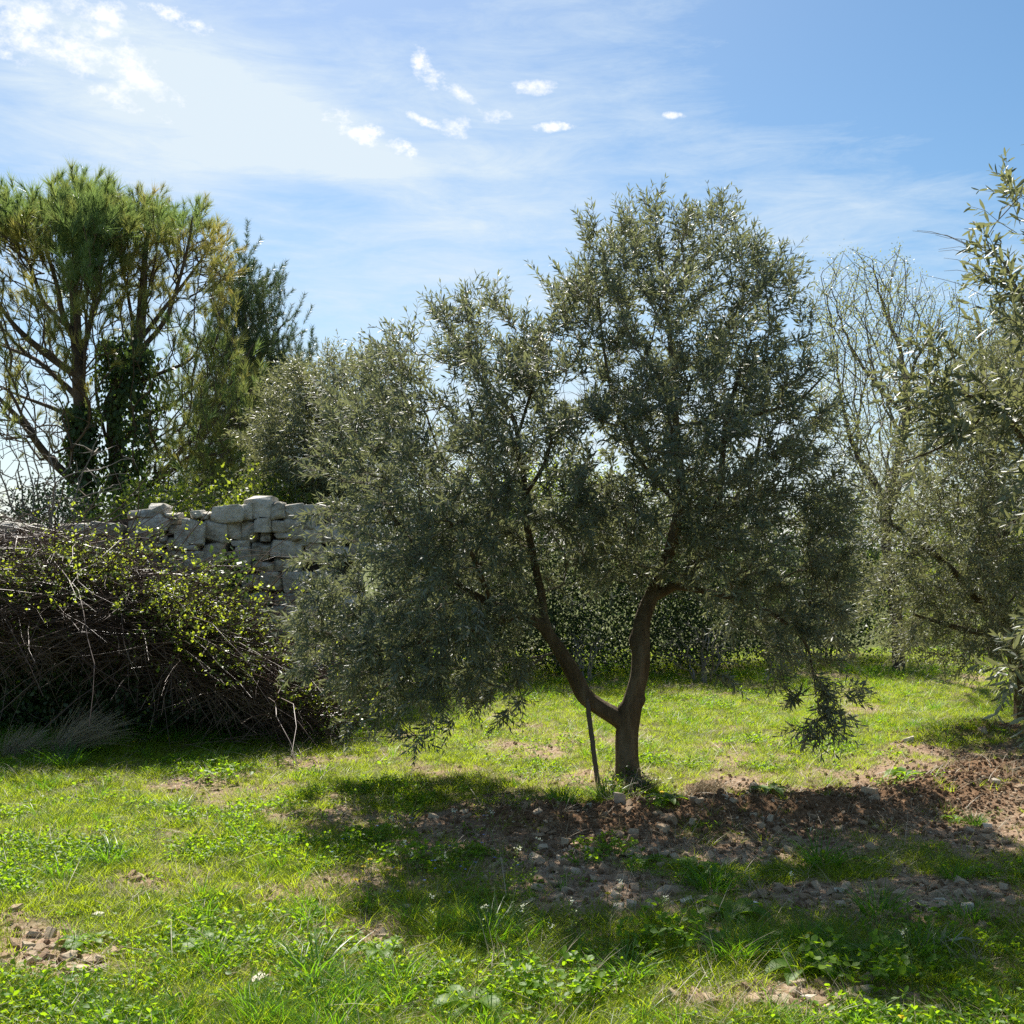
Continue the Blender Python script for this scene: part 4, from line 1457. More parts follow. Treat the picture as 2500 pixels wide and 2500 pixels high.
pine('tall pine, right of the pair, with orange tinged needles and a fan of limbs', (290, 1250), 16.6, pineB, tB, 73, 'pine', tintB, nsh=3, tuft=.32,
     needles=40, nneedle=.52, up=.8)
PC = [(570, 640), (600, 650), (620, 700), (680, 730), (670, 790), (720, 850), (740, 890), (775, 890), (760, 940), (700, 980), (720, 1100), (720, 1280), (560, 1290), (450, 1270),
      (500, 1000), (520, 850), (545, 720)]
tC = np.vstack([crown(PC, 520, 18.5, 1.6, 1.6, rp, tmin=.2), P([575, 590, 600, 625, 672, 690, 715, 745, 770, 600, 610], [625, 640, 665, 690, 705, 740, 790, 880, 880, 720, 800], 18.5 + 0 * np.arange(11))])
pine('dark blue green pine behind the others, its brush like twigs stepping down to the right', (650, 1300), 18.5,
     [[(650, 1500, 0, .2), (652, 1300, 0, .18), (650, 1100, 0, .14), (630, 950, 0, .09), (600, 800, 0, .05), (582, 660, 0, .012)],
      [(640, 1050, 0, .06), (690, 980, .2, .03), (735, 915, .3, .006)], [(620, 900, 0, .04), (670, 820, -.2, .02), (700, 780, -.3, .006)],
      [(650, 1150, 0, .05), (580, 1080, .4, .04), (510, 1020, .5, .02)], [(610, 850, 0, .04), (580, 760, .4, .02)]],
     tC, 79, 'pine_dark', lambda px, py, r: (.08 + .35 * sstep(900, 1000, py) * (r.random(len(px)) < .4) + r.normal(0, .08, len(px)), np.ones(len(px))), nsh=3, tuft=.42, needles=110,
     nneedle=.22, up=.9, brush=.95, cone=(.5, 1.1), wv=.010)

# ------------------------------------------------------------------ ivy on the pine trunks, evergreen bush on the wall


def leaf_cloud(n, pts, leaf, width, mat, r, droop=.2, up=.6):
    base = pts + r.normal(0, .01, pts.shape)
    d = r.normal(size=(n, 3)); d[:, 2] -= droop
    nm = r.normal(0, .6, (n, 3)) + [0, -.4, up]
    return base, norm(d), nm, leaf * r.uniform(.6, 1.15, n)


def shrub(name, label, cat, poly, Y, tmax, k, nt_, seed, leaf, width, mat, per=10, twigm='graytwig', spread=.09, parts_twig=True, base=None, tint=None, tip=.0022, group=None,
          lb=.0, stems=5, holes=(), up=.6, sr=.013):
    r = np.random.default_rng(seed)
    T = crown(poly, nt_, Y, tmax, k, r, holes)
    t = Tree(Y, seed)
    p = np.array(poly, float)
    bx = base if base is not None else (p[:, 0].mean(), p[:, 1].max())
    root = empty(name, P(bx[0], bx[1], Y) * [1, 1, 0], label, cat, group)
    hx = (p[:, 0].max() - p[:, 0].min()) * .3
    topy = p[:, 1].min()
    g = P(bx[0], bx[1], Y)
    for s in range(stems):
        ox = r.uniform(-1, 1) * hx
        L = [(bx[0] + ox * .25, bx[1] + 30, r.uniform(-.2, .2), sr), (bx[0] + ox * .6, bx[1] * .55 + topy * .45, r.uniform(-.4, .4), sr * .7),
             (bx[0] + ox * 1.2, bx[1] * .2 + topy * .8, r.uniform(-.5, .5), sr * .35)]
        t.limb(L, 6, .02)
    V = []
    for L in t.limbs:
        V.append(L)
    me = None
    K = min(len(L) for L in V)
    Vt, Q = tubes(np.stack([L[:K, :3] for L in V]), np.stack([L[:K, 3] for L in V]), 6)
    tag(link('stems', make_mesh('stems', Vt, Q, M[twigm], True), root), kind='stuff')
    t.grow(T, step=.12, alpha=.25, jit=.2)
    t.radii(tip, .40, .03)
    tag(link('branches', t.branch_mesh('branches', M[twigm], 4), root), kind='stuff')
    if per:
        tips = t.pos[t.tips]
        pts = np.repeat(tips, per, 0) + r.normal(0, spread, (len(tips) * per, 3))
        b, d, nm, sz = leaf_cloud(len(pts), pts, leaf, width, mat, r, up=up)
        at = None
        if tint is not None:
            at = {'tint': tint(b, r)}
        tag(link('leaves', leaf_mesh('leaves', b, d, nm, sz, width, M[mat], r, attrs=at), root), kind='stuff')
    return root, t


def ivy_column(label, pts, Y, rad, n, seed):
    r = np.random.default_rng(seed)
    L = catmull(limb_points(pts, Y), 8)
    i = r.integers(0, len(L) - 1, n)
    f = r.random((n, 1))
    c = L[i, :3] * (1 - f) + L[i + 1, :3] * f
    th = r.random(n) * 6.28
    rr = rad * r.uniform(.5, 1.15, n) * (1 + .35 * np.sin(c[:, 2] * 5 + th * 2))
    o = c + np.stack([np.cos(th) * rr, np.sin(th) * rr, r.normal(0, .05, n)], -1)
    d = np.stack([np.cos(th) * .4, np.sin(th) * .4, -np.ones(n)], -1) + r.normal(0, .5, (n, 3))
    nm = np.stack([np.cos(th), np.sin(th), .3 * np.ones(n)], -1) + r.normal(0, .3, (n, 3))
    root = link('ivy', leaf_mesh('ivy', o, norm(d), nm, .085 * r.uniform(.6, 1.2, n), .8, M['ivy'], r))
    tag(root, label, 'ivy')
    return root


ivy_column('dark ivy clinging to the lower trunk of the left pine', [(212, 1300, 0, .1), (208, 1150, 0, .1), (200, 1060, 0, .1), (197, 1000, 0, .1)], 16.2, .26, 2600, 81)
ivy_column('thick column of dark ivy beside the right pine of the pair', [(318, 1300, -.2, .1), (322, 1150, -.2, .1), (325, 1000, -.2, .1), (320, 900, -.2, .1), (300, 840, -.2, .1)], 16.6, .42, 4200, 82)

shrub('evergreen_shrub', 'leafy dark green bush behind the left end of the stone wall', 'bush', [(20, 1240), (80, 1190), (160, 1180), (230, 1220), (260, 1290), (140, 1330), (0, 1320)],
      11.8, .6, 1.0, 170, 83, .05, .5, 'ivy', 16, spread=.10, base=(130, 1500))
shrub('bare_shrub', 'leafless grey shrub of thin forking twigs above the left end of the wall', 'bush', [(-100, 900), (30, 1040), (120, 980), (220, 1080), (330, 1100), (380, 1180), (300, 1250), (-120, 1260)],
      11.4, .7, 1.0, 170, 84, .03, .5, 'bud', 0, base=(110, 1500), tip=.0035, stems=7)

# ------------------------------------------------------------------ hedge bushes beyond the field, budding trees
HB = 'bushes along the far side of the field'


def bush_sun_tint(b, r):
    top = sstep(1.9, 2.7, b[:, 2])  # sunlight put into the colour: many high leaves lighter, lower ones dark
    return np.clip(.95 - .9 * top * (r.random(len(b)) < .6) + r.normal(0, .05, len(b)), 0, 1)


for i, (pl, Y, lab, n_) in enumerate([
    ([(930, 1290), (1000, 1180), (1120, 1140), (1230, 1190), (1260, 1400), (1250, 1640), (1000, 1660), (900, 1560)], 14.0, 'dark tangled bush behind the left side of the large olive', 420),
    ([(1180, 1200), (1260, 1140), (1380, 1120), (1500, 1160), (1560, 1260), (1560, 1640), (1380, 1660), (1200, 1650)], 14.3, 'dark bush, top coloured sunlit yellow green, seen through the fork of the large olive', 520),
    ([(1500, 1260), (1600, 1180), (1760, 1190), (1860, 1280), (1880, 1600), (1700, 1640), (1520, 1640)], 14.5, 'dark bush behind the right side of the large olive', 480),
    ([(1830, 1300), (1950, 1210), (2090, 1220), (2180, 1300), (2170, 1560), (2000, 1600), (1850, 1590)], 15.4, 'brownish green thicket at the far right of the field', 380)]):
    shrub('hedge_bush', lab, 'bush', pl, Y, 1.1, 1.5, int(n_ * 1.4), 90 + i, .052, .6, 'bramble', 44, spread=.17, tint=bush_sun_tint, group=HB, base=(np.mean([p[0] for p in pl]), 1640))

shrub('hedge_bush', 'hazy thicket far behind the silvery olive at the right', 'bush', [(2120, 1260), (2250, 1180), (2450, 1150), (2650, 1200), (2700, 1560), (2130, 1560)], 19.0, 1.5, 1.6, 420, 99, .10, .6,
      'bramble', 24, spread=.22, tint=lambda b, r: r.uniform(.2, .9, len(b)), group=HB, base=(2400, 1560))
shrub('hedge_bush', 'green undergrowth right behind the stone wall below the pines', 'bush', [(250, 1240), (330, 1180), (480, 1200), (620, 1170), (760, 1160), (800, 1320), (250, 1330)], 13.0, .9, 1.2, 330, 98, .06, .6,
      'bramble', 24, spread=.14, tint=lambda b, r: r.uniform(.0, 1, len(b)), group=HB, base=(520, 1600))

BT = [(1950, 720), (2010, 620), (2080, 600), (2150, 610), (2200, 590), (2260, 670), (2340, 690), (2380, 780), (2330, 1000), (2240, 1200), (2080, 1250), (2000, 1150), (1970, 900)]


def bud_tree(label, base, Y, limbs, poly, n, seed, per=7, leafs=.032):
    t = Tree(Y, seed); r = t.r
    root = empty('budding_tree', P(*base, Y) * [1, 1, 0], label, 'tree')
    for i, s in enumerate(limbs):
        L = t.limb(s, 5, .012)
        link('trunk' if i == 0 else 'limb', thick_tube(L, 8, seed + i, .12, 0, 'trunk' if i == 0 else 'limb', M['pinebark']), root)
    t.grow(crown(poly, n, Y, 1.7, 1.6, r), step=.12, alpha=.6, bend=.06, jit=.06, up=.02)
    t.radii(.0031, .38, .05)
    tag(link('branches', t.branch_mesh('branches', M['graytwig'], 4), root), kind='stuff')
    # leaves just opening along the thin twigs
    thin = np.where((t.rad < .006) & (np.arange(len(t.pos)) >= t.nskel))[0]
    pts = np.repeat(t.pos[thin], per, 0); pts = pts + r.normal(0, .045, pts.shape)
    b, d, nm, sz = leaf_cloud(len(pts), pts, leafs, .5, 'bud', r, -.3)
    tag(link('leaves', leaf_mesh('leaves', b, d, nm, sz, .5, M['bud'], r), root), kind='stuff')
    print(label, len(pts))


bud_tree('open budding tree with fine twigs and tiny fresh leaves, rising right of the large olive', (2190, 1600), 14.0,
         [[(2190, 1700, 0, .085), (2190, 1500, 0, .075), (2165, 1300, 0, .062), (2190, 1130, 0, .052), (2215, 1000, 0, .042), (2205, 880, 0, .03), (2160, 760, 0, .018), (2130, 640, 0, .006)],
          [(2175, 1250, 0, .05), (2100, 1120, .2, .04), (2060, 1000, .3, .022), (2040, 850, .3, .012), (2020, 720, .3, .005)],
          [(2210, 960, 0, .025), (2250, 860, -.3, .015), (2310, 780, -.4, .006)], [(2205, 1010, 0, .025), (2110, 900, -.3, .018), (2060, 800, -.4, .012), (2030, 700, -.4, .005)]],
         BT, 1300, 101)
bud_tree('second budding tree half hidden between the edge olive and the budding tree', (2430, 1600), 15.0,
         [[(2430, 1700, 0, .1), (2430, 1400, 0, .08), (2420, 1100, 0, .06), (2400, 900, 0, .04), (2390, 780, 0, .02)],
          [(2420, 1100, 0, .05), (2350, 950, 0, .03), (2320, 830, 0, .015)]],
         [(2330, 800), (2370, 720), (2450, 680), (2560, 700), (2600, 900), (2560, 1150), (2380, 1250), (2300, 1100)], 600, 103, per=9)
shrub('bare_shrub', 'pale leafless twigs at the hedge foot, right of the olive trunk', 'bush', [(1600, 1540), (1680, 1500), (1780, 1520), (1850, 1590), (1820, 1630), (1620, 1640)], 12.9, .3, .6, 90, 121, .03, .5, 'bud', 0,
      base=(1720, 1650), tip=.0035, stems=6)
shrub('bare_shrub', 'thin bare twigs at the hedge foot, seen through the fork of the olive', 'bush', [(1350, 1560), (1430, 1530), (1500, 1560), (1510, 1640), (1360, 1650)], 12.9, .3, .6, 60, 122, .035, .6, 'bramble', 3,
      base=(1430, 1655), tip=.003, stems=5)
# tall thin shoots that rise above the grey olive
shrub('sapling', 'thin leafless shoots rising above the grey olive beyond the wall', 'sapling', [(775, 900), (790, 860), (850, 850), (860, 900), (820, 960)], 14.6, .2, .3, 16, 105, .03, .5, 'bud', 2,
      base=(815, 1500), tip=.005, stems=4, spread=.03)

# ------------------------------------------------------------------ dry stone wall


def wall_Y(px): return 9.95 + 0.0011 * px


def build_wall():
    a = P(-260, 1640, wall_Y(-260)); b = P(860, 1640, wall_Y(860))
    root = empty('dry_stone_wall', ((a[0] + b[0]) / 2, (a[1] + b[1]) / 2, 0), 'old dry stone wall of rough grey limestone behind the brambles', 'wall')
    S = []
    c2 = [(20, 255, 310, 350), (215, 195, 395, 320), (110, 300, 440, 520), (400, 285, 530, 345), (455, 350, 545, 405), (380, 340, 458, 432), (445, 405, 520, 500),
          (470, 405, 635, 655), (575, 345, 790, 595), (650, 262, 770, 345), (760, 280, 840, 345), (770, 350, 1005, 585), (990, 368, 1150, 552), (865, 198, 1160, 380),
          (1140, 195, 1268, 355), (1180, 118, 1450, 335), (1268, 280, 1330, 340), (1425, 178, 1572, 352), (1560, 240, 1820, 362), (1140, 345, 1312, 572),
          (1290, 345, 1442, 485), (1305, 478, 1432, 575), (1430, 350, 1600, 492), (1590, 355, 1770, 482), (1465, 488, 1645, 552), (1430, 548, 1690, 745),
          (1040, 558, 1218, 632), (1090, 628, 1255, 795), (1240, 585, 1442, 765), (742, 575, 992, 795), (618, 665, 772, 745), (635, 600, 722, 662), (400, 655, 565, 725),
          (235, 595, 398, 645), (205, 518, 322, 597), (322, 518, 398, 595), (395, 528, 488, 615), (285, 640, 382, 695), (555, 680, 640, 762), (400, 750, 580, 872),
          (330, 830, 440, 950), (580, 740, 765, 850), (600, 845, 800, 965), (825, 880, 965, 1045), (895, 945, 970, 1025), (1100, 785, 1252, 835), (1155, 875, 1325, 1025),
          (1250, 760, 1445, 865), (1442, 740, 1710, 865), (30, 350, 130, 530), (440, 580, 480, 660), (1690, 480, 1860, 640), (1750, 330, 1900, 480), (130, 560, 240, 620),
          (150, 620, 290, 700), (0, 520, 130, 640), (380, 690, 420, 760), (150, 700, 330, 820), (0, 640, 150, 760)]
    for (x0, y0, x1, y1) in c2:
        S.append((300 + (x0 + x1) / 2 / 4.025, 1180 + (y0 + y1) / 2 / 4.025, (x1 - x0) / 4.025, (y1 - y0) / 4.025))
    for (x0, y0, x1, y1) in [(-20, 325, 205, 435), (200, 335, 360, 432), (0, 430, 212, 560), (212, 428, 400, 560), (400, 450, 560, 572), (560, 330, 740, 470), (560, 470, 760, 600),
                             (740, 330, 900, 460), (740, 460, 1000, 590), (880, 320, 1100, 470), (1090, 340, 1300, 470), (1000, 470, 1180, 600), (1180, 470, 1330, 590),
                             (0, 560, 180, 680), (180, 560, 380, 690), (380, 572, 560, 690), (560, 600, 800, 720), (800, 590, 1000, 710), (1000, 600, 1250, 720)]:
        S.append(((x0 + x1) / 2 / 4.293, 1200 + (y0 + y1) / 2 / 4.293, (x1 - x0) / 4.293, (y1 - y0) / 4.293))
    r = np.random.default_rng(15)
    # lower courses, mostly hidden behind the brambles
    y = 1395.0
    while y < 1640:
        h = r.uniform(34, 58)
        x = -260.0
        while x < 860:
            wd = r.uniform(45, 95)
            if not (300 < x + wd / 2 < 640 and y < 1418):
                S.append((x + wd / 2, y + h / 2 + r.normal(0, 3), wd, h * r.uniform(.85, 1.0)))
            x += wd
        y += h * .97
    x = -260.0
    while x < -20:
        wd = r.uniform(45, 80)
        for yy in (1300, 1350): S.append((x + wd / 2, yy, wd, 48))
        x += wd
    x = 690.0
    while x < 860:
        wd = r.uniform(45, 80)
        for yy in (1255, 1300, 1350): S.append((x + wd / 2, yy, wd, 48))
        x += wd
    cnt = 0
    for i, (px, py, wd, ht) in enumerate(S):
        Y = wall_Y(px)
        c = P(px, py, Y)
        m = Y / F
        dep = r.uniform(.13, .19)
        hw, hh = wd * m / 2 * 1.02, ht * m / 2 * 1.02
        me = hull_mesh('stone', 1000 + i, (hw * r.uniform(1.04, 1.14), dep, hh * r.uniform(1.04, 1.14)), M['limestone'], jit=.20, extra=15, bevel=.17)
        ang = r.normal(0, .06)
        o = bpy.data.objects.new('stone', me)
        COL.objects.link(o); o.parent = root
        loc = np.array(root.location)
        p = c - loc; p[1] += dep + r.uniform(-.05, .03)
        o.location = tuple(p); o.rotation_euler = (r.normal(0, .05), ang, r.normal(0, .10)); cnt += 1
    # rubble fill behind the face, coloured near black as shade in the gaps
    pxs = np.linspace(-260, 860, 57)
    topz = np.interp(pxs, [-260, 0, 60, 300, 380, 430, 520, 560, 700, 860], [1300, 1300, 1300, 1262, 1262, 1264, 1262, 1245, 1258, 1270]) + 2
    Vt = []
    for k, px in enumerate(pxs):
        Y = wall_Y(px)
        t = P(px, topz[k], Y)
        for (yy, zz) in ((.16, -.1), (.16, t[2]), (.62, t[2] - .03 + r.normal(0, .02)), (.62, -.1)):
            Vt.append([t[0], Y + yy, zz])
    Vt = np.array(Vt); n = len(pxs)
    Q = []
    for k in range(n - 1):
        for s in range(3):
            Q.append([4 * k + s, 4 * k + 4 + s, 4 * k + 5 + s, 4 * k + 1 + s])
    Q += [[0, 1, 2, 3], [4 * n - 1, 4 * n - 2, 4 * n - 3, 4 * n - 4]]
    link('wall_core', make_mesh('wall_core', Vt, np.array(Q), M['core'], False), root)
    print('wall stones', cnt)


build_wall()

# ------------------------------------------------------------------ brambles in front of the wall
TOPX = [-200, 0, 100, 180, 300, 380, 450, 520, 600, 680, 740, 800]
TOPY = [1290, 1300, 1320, 1310, 1330, 1385, 1440, 1490, 1540, 1600, 1660, 1740]


def canes(n, x0, x1, seed, r, lenr=(.5, 1.4), sag=.28, rise=.25, front=8.75, back=9.95, surf=.0, dirx=1.0):
    px = r.uniform(x0, x1, n)
    Y = r.uniform(front, back, n)
    ztop = P(px, np.interp(px, TOPX, TOPY), 9.6)[:, 2] * (.54 + .62 * fbm(px, Y * 60, 170, 77, 3))
    prof = np.clip(1 - ((back - .35 - Y) / (back - .35 - front + .35)) ** 2, .1, 1) ** .6
    u = r.random(n) ** (1 - surf)
    lowf = .34 + .34 * sstep(back - .35, front, Y)
    z = ztop * prof * (lowf + (.97 - lowf) * u)
    xw = (px - 1250) / F * Y
    o = np.stack([xw, Y, z], -1)
    az = r.normal(0, .55, n) + np.where(r.random(n) < .25, np.pi, 0)
    el = r.normal(-.12, .28, n)
    d = np.stack([np.cos(az) * np.cos(el), -np.abs(np.sin(az)) * np.cos(el) * .7, np.sin(el)], -1)
    L = r.uniform(*lenr, n)
    Pn = np.zeros((n, 8, 3))
    q = o - d * (L * .4)[:, None]; dd = d + [0, 0, .25]
    for k in range(8):
        Pn[:, k] = q
        dd = norm(dd + r.normal(0, .17, (n, 3)) - np.array([0, 0, 1.0]) * (sag * .22))
        q = q + dd * (L / 7)[:, None]
    Pn[..., 1] = np.minimum(Pn[..., 1], 10.0)
    Pn[..., 2] = np.maximum(Pn[..., 2], .03)
    return Pn


def build_bramble(label, x0, x1, n, nleaf, seed, leafcut):
    r = np.random.default_rng(seed)
    c = (x0 + x1) / 2
    root = empty('bramble_thicket', ((c - 1250) / F * 9.4, 9.4, 0), label, 'bramble')
    A = canes(n, x0, x1, seed, r, surf=.35)
    B = canes(n // 6, x0, x1, seed, r, (1.0, 2.2), .3, surf=.6)
    V, Q = tubes(A, np.linspace(.0034, .0016, 8)[None] * r.uniform(.7, 1.3, (len(A), 1)), 3)
    tag(link('canes', make_mesh('canes', V, Q, M['cane'], True), root), kind='stuff')
    V, Q = tubes(B, np.linspace(.006, .0025, 8)[None] * r.uniform(.7, 1.3, (len(B), 1)), 4)
    tag(link('long_canes', make_mesh('long_canes', V, Q, M['cane'], True), root), kind='stuff')
    # short side twigs
    i = r.integers(0, len(A), n); k = r.integers(1, 7, n)
    st = A[i, k]; dv = norm(A[i, k] - A[i, k - 1] + r.normal(0, .06, (n, 3))) ; ln = r.uniform(.08, .3, (n, 1))
    tw = np.stack([st, st + dv * ln * .5 + r.normal(0, .01, (n, 3)), st + dv * ln + r.normal(0, .02, (n, 3))], 1)
    V, Q = tubes(tw, np.array([[.0017, .0013, .0008]]) * np.ones((n, 1)), 3)
    tag(link('side_twigs', make_mesh('side_twigs', V, Q, M['cane'], True), root), kind='stuff')
    # leaves in threes along canes
    C = np.concatenate([A, B])
    i = r.integers(0, len(C), nleaf * 5); k = r.integers(0, 8, nleaf * 5)
    q = C[i, k]
    px, py = to_px(q[:, 0], q[:, 1], q[:, 2])
    clump = fbm(px, py, 90, 5, 3) + .25 * (np.interp(px, TOPX, TOPY) + 170 > py)
    front = q[:, 1] < 9.6
    p = leafcut(px, py) * sstep(.42, .7, clump) * (.25 + .75 * sstep(.45, .8, q[:, 2] / np.maximum(.2, P(px, np.interp(px, TOPX, TOPY), 9.6)[:, 2])))
    keep = np.where(r.random(len(q)) < p)[0][:nleaf]
    q = q[keep]
    o = np.repeat(q, 4, 0) + r.normal(0, .018, (len(q) * 4, 3))
    d = r.normal(size=(len(o), 3)) + [0, -.2, .2]
    nm = r.normal(0, .5, (len(o), 3)) + [0, -.2, 1.0]
    age = np.repeat((r.random(len(q)) < .35).astype(float), 4)
    me = leaf_mesh('leaves', o, norm(d), nm, .032 * r.uniform(.5, 1.2, len(o)), .72, M['bramble'], r, attrs={'tint': age * .9})
    tag(link('leaves', me, root), kind='stuff')


def lc_left(px, py):
    return np.clip(.45 + .8 * gauss(px, py, 330, 1420, 220, 110) + .6 * gauss(px, py, 520, 1640, 120, 90) - .25 * (py > 1650), .08, 1)


build_bramble('tangled bramble thicket with fresh yellow green leaves in front of the stone wall', -200, 480, 3000, 8500, 111, lc_left)
build_bramble('low trailing brambles sloping down beside the left of the large olive', 420, 790, 1300, 3000, 112, lambda px, py: np.full(len(px), .7))

# ivy on the wall, then a dark leaf mass added to shade the bramble hollow
shrub('ivy', 'dark ivy patch climbing the stone wall near the large olive', 'ivy', [(500, 1390), (560, 1360), (600, 1400), (610, 1500), (560, 1560), (500, 1540), (480, 1450)], 9.8, .1, .2, 60, 113,
      .06, .8, 'ivy', 9, spread=.08, base=(550, 1640), stems=3)
shrub('evergreen_shrub', 'dark leaf mass added to shade the hollow at the foot of the bramble thicket', 'bush', [(-150, 1520), (0, 1480), (100, 1560), (250, 1600), (420, 1640), (600, 1680), (760, 1740), (740, 1790), (-150, 1810)],
      9.65, .4, 1.0, 520, 114, .05, .65, 'ivy', 34, spread=.10, base=(300, 1790), stems=6)

# ------------------------------------------------------------------ field plants that stand out


def gp(px, py, dz=0.0):
    x, y = G(px, py)
    return np.array([x, y, float(ground_z(np.array([x]), np.array([y]))[0]) + dz])


def place(name, me, px, py, label, cat, group=None, rz=None, s=1.0):
    o = bpy.data.objects.new(name, me)
    COL.objects.link(o)
    o.location = tuple(gp(px, py))
    o.rotation_euler = (0, 0, rng.random() * 6.28 if rz is None else rz)
    o.scale = (s, s, s)
    return tag(o, label, cat, group)


gt = [blades_mesh(f'grass_tuft_{i}', 110, .17, .06, .75, .005, M['grass_dark'], 300 + i, 4, .35) for i in range(4)]
TG = 'separate tufts of longer grass'
for k, (px, py, s, lab) in enumerate([
    (1372, 1988, 1.1, 'arching grass tuft in front of the wooden stake'), (1478, 1960, 1.15, 'wide grass tuft right at the foot of the stake and trunk'),
    (1745, 2180, 1.25, 'dark grass tuft in the shaded soil below the dug ridge'), (2010, 2125, 1.35, 'large dark grass tuft in front of the dug ridge at the right'),
    (2145, 2245, 1.1, 'fine bladed grass tuft in the shade under the large dark tuft'), (2235, 2345, 1.0, 'dense short tuft near the lower right corner'),
    (760, 2375, 1.25, 'tall upright tuft standing out of the sunny grass at the lower left'), (2370, 2265, .9, 'loose tuft at the right edge shade'),
    (2330, 2160, .8, 'small loose tuft on stony soil at the right'), (270, 2110, 1.0, 'bright upright tuft in the sunny left of the field'),
    (1200, 2290, 1.2, 'flopped long grass tuft at the lower edge of the tree shadow'), (1790, 2350, 1.1, 'bright edged tuft where the shadow ends'),
    (2380, 2010, .7, 'sprawling small tuft on top of the dug ridge'), (2230, 1775, .9, 'lush tuft in the sun right of the hanging olive twig'),
    (430, 1985, .8, 'small sunny tuft left of the bare path'), (1530, 2390, 1.0, 'tuft in the sunny strip at the bottom')]):
    place('grass_tuft', gt[k % 4], px, py, lab, 'grass tuft', TG, s=s)
ros = [rosette_mesh(f'rosette_{i}', 9 + i, .16, .20, M['weed'], 320 + i, i != 1) for i in range(3)]
for k, (px, py, s, lab) in enumerate([
    (1880, 1975, 1.0, 'broad leaved rosette standing on the back of the dug ridge'), (1630, 2000, .85, 'sunlit toothed weed among stones right of the trunk'),
    (2212, 1900, 1.3, 'bright dock plant with tall leaves in the sunny strip'), (1700, 2130, 1.0, 'shaded rosette with long leaves below the ridge'),
    (1790, 2250, 1.1, 'jagged leaved rosette on the stony shade patch'), (1575, 2110, .9, 'dark flat rosette on the red soil below the trunk'),
    (2040, 2350, 1.3, 'big leaved mallow like plant in the lower right shade'), (1960, 2380, 1.0, 'leafy rosette beside the mallow like plant'),
    (520, 2300, 1.1, 'broad leaved rosette in the sunny grass at the lower left'), (930, 2310, .9, 'bright yellow green rosette at the bottom edge of the tree shadow'),
    (1150, 2440, 1.0, 'rosette in the sun at the bottom middle'), (2330, 2000, .6, 'little rosette on the crumbled soil at the right'),
    (2300, 2240, .5, 'tiny flat rosette on the stones near the right edge'), (420, 1860, .8, 'round leaved weed at the foot of the brambles'),
    (2130, 2120, .8, 'single long leaved weed right of the large dark tuft'), (210, 2290, .8, 'small rosette between the bare patches at the left')]):
    place('leafy_weed', ros[k % 3], px, py, lab, 'weed', 'leafy weeds with large leaves', s=s)
cush = [leafy_mesh(f'cushion_{i}', 60, .11, .030, .8, M['weed'], 330 + i, .09, True, .45) for i in range(2)]
for k, (px, py, s, lab) in enumerate([
    (1630, 2310, 1.1, 'sunlit leafy clump glowing yellow green at the edge of the shadow'), (2090, 2400, 1.2, 'dark leafy clump below the mallow like plant'), (1000, 2110, 1.0, 'leafy clump in the left part of the shadow'),
    (900, 2060, .9, 'leafy clump at the left end of the tree shadow'), (540, 1905, 1.2, 'bright leafy clump in the sunny grass beside the bare path'),
    (1350, 2430, 1.1, 'leafy clump in the sun at the bottom centre'), (1500, 2090, .8, 'small leafy clump on the red soil')]):
    place('leafy_clump', cush[k % 2], px, py, lab, 'weed', 'leafy clumps', s=s)


def build_flower(px, py, lab, h=.07, s=1.0, col='yellow', group='yellow dandelion flowers'):
    r = np.random.default_rng(int(px * 7 + py))
    root = empty('dandelion' if col == 'yellow' else 'small_flower', gp(px, py + h * F / G(px, py)[1] * .95), lab, 'flower', group)
    top = np.array([r.normal(0, .008), r.normal(0, .008), h])
    V, Q = tubes(np.array([[[0, 0, 0], top * .5 + [.003, 0, 0], top]]), np.full((1, 3), .0014), 4)
    link('stem', make_mesh('stem', V, Q, M['stem'], True, {'rnd': np.full(len(V), .5)}), root, loc=(0, 0, 0))
    n = 26
    az = np.arange(n) * 2.399; el = np.where(np.arange(n) < 15, .12, .8)
    y = np.stack([np.cos(az) * np.cos(el), np.sin(az) * np.cos(el), np.sin(el)], -1)
    tv = np.array([[-.12, 0, 0], [.12, 0, 0], [.16, .9, 0], [-.16, .9, 0]]); tq = [np.array([[0, 1, 2, 3]])]
    V, Fs = stamp(tv, tq, frames(y, np.array([0, 0, 1.0]) + 0 * y), np.repeat(top[None], n, 0), np.where(np.arange(n) < 15, .017, .011) * s)
    link('flower_head', make_mesh('flower_head', V, Fs, M[col], True, {'rnd': np.repeat(r.random(n), 4)}), root, loc=(0, 0, 0))


for px, py, lab in [(897, 2104, 'upper dandelion of the little group left of the shadow'), (886, 2117, 'dandelion left of the upper one in the little group'),
                    (948, 2124, 'left dandelion of the touching pair at the shadow edge'), (962, 2121, 'right dandelion of the touching pair at the shadow edge'),
                    (874, 2142, 'lowest left dandelion of the little group'), (899, 2147, 'small half open dandelion below the little group'),
                    (1608, 1947, 'dandelion on the soil just right of the trunk foot'), (1974, 2290, 'yellow flower above the mallow like plant'), (1970, 2300, 'lower yellow flower touching the one above the mallow'),
                    (480, 1770, 'dandelion in the dark at the bramble foot'), (414, 1803, 'dandelion in the grass left of the bramble foot one'), (327, 1813, 'leftmost dandelion under the brambles'),
                    (1480, 2195, 'tiny yellow flower beside the stones in the shade'), (2200, 2492, 'yellow flower at the very bottom edge'), (1706, 2104, 'tiny yellow flower above the shaded tuft')]:
    build_flower(px, py, lab, .05, .9)


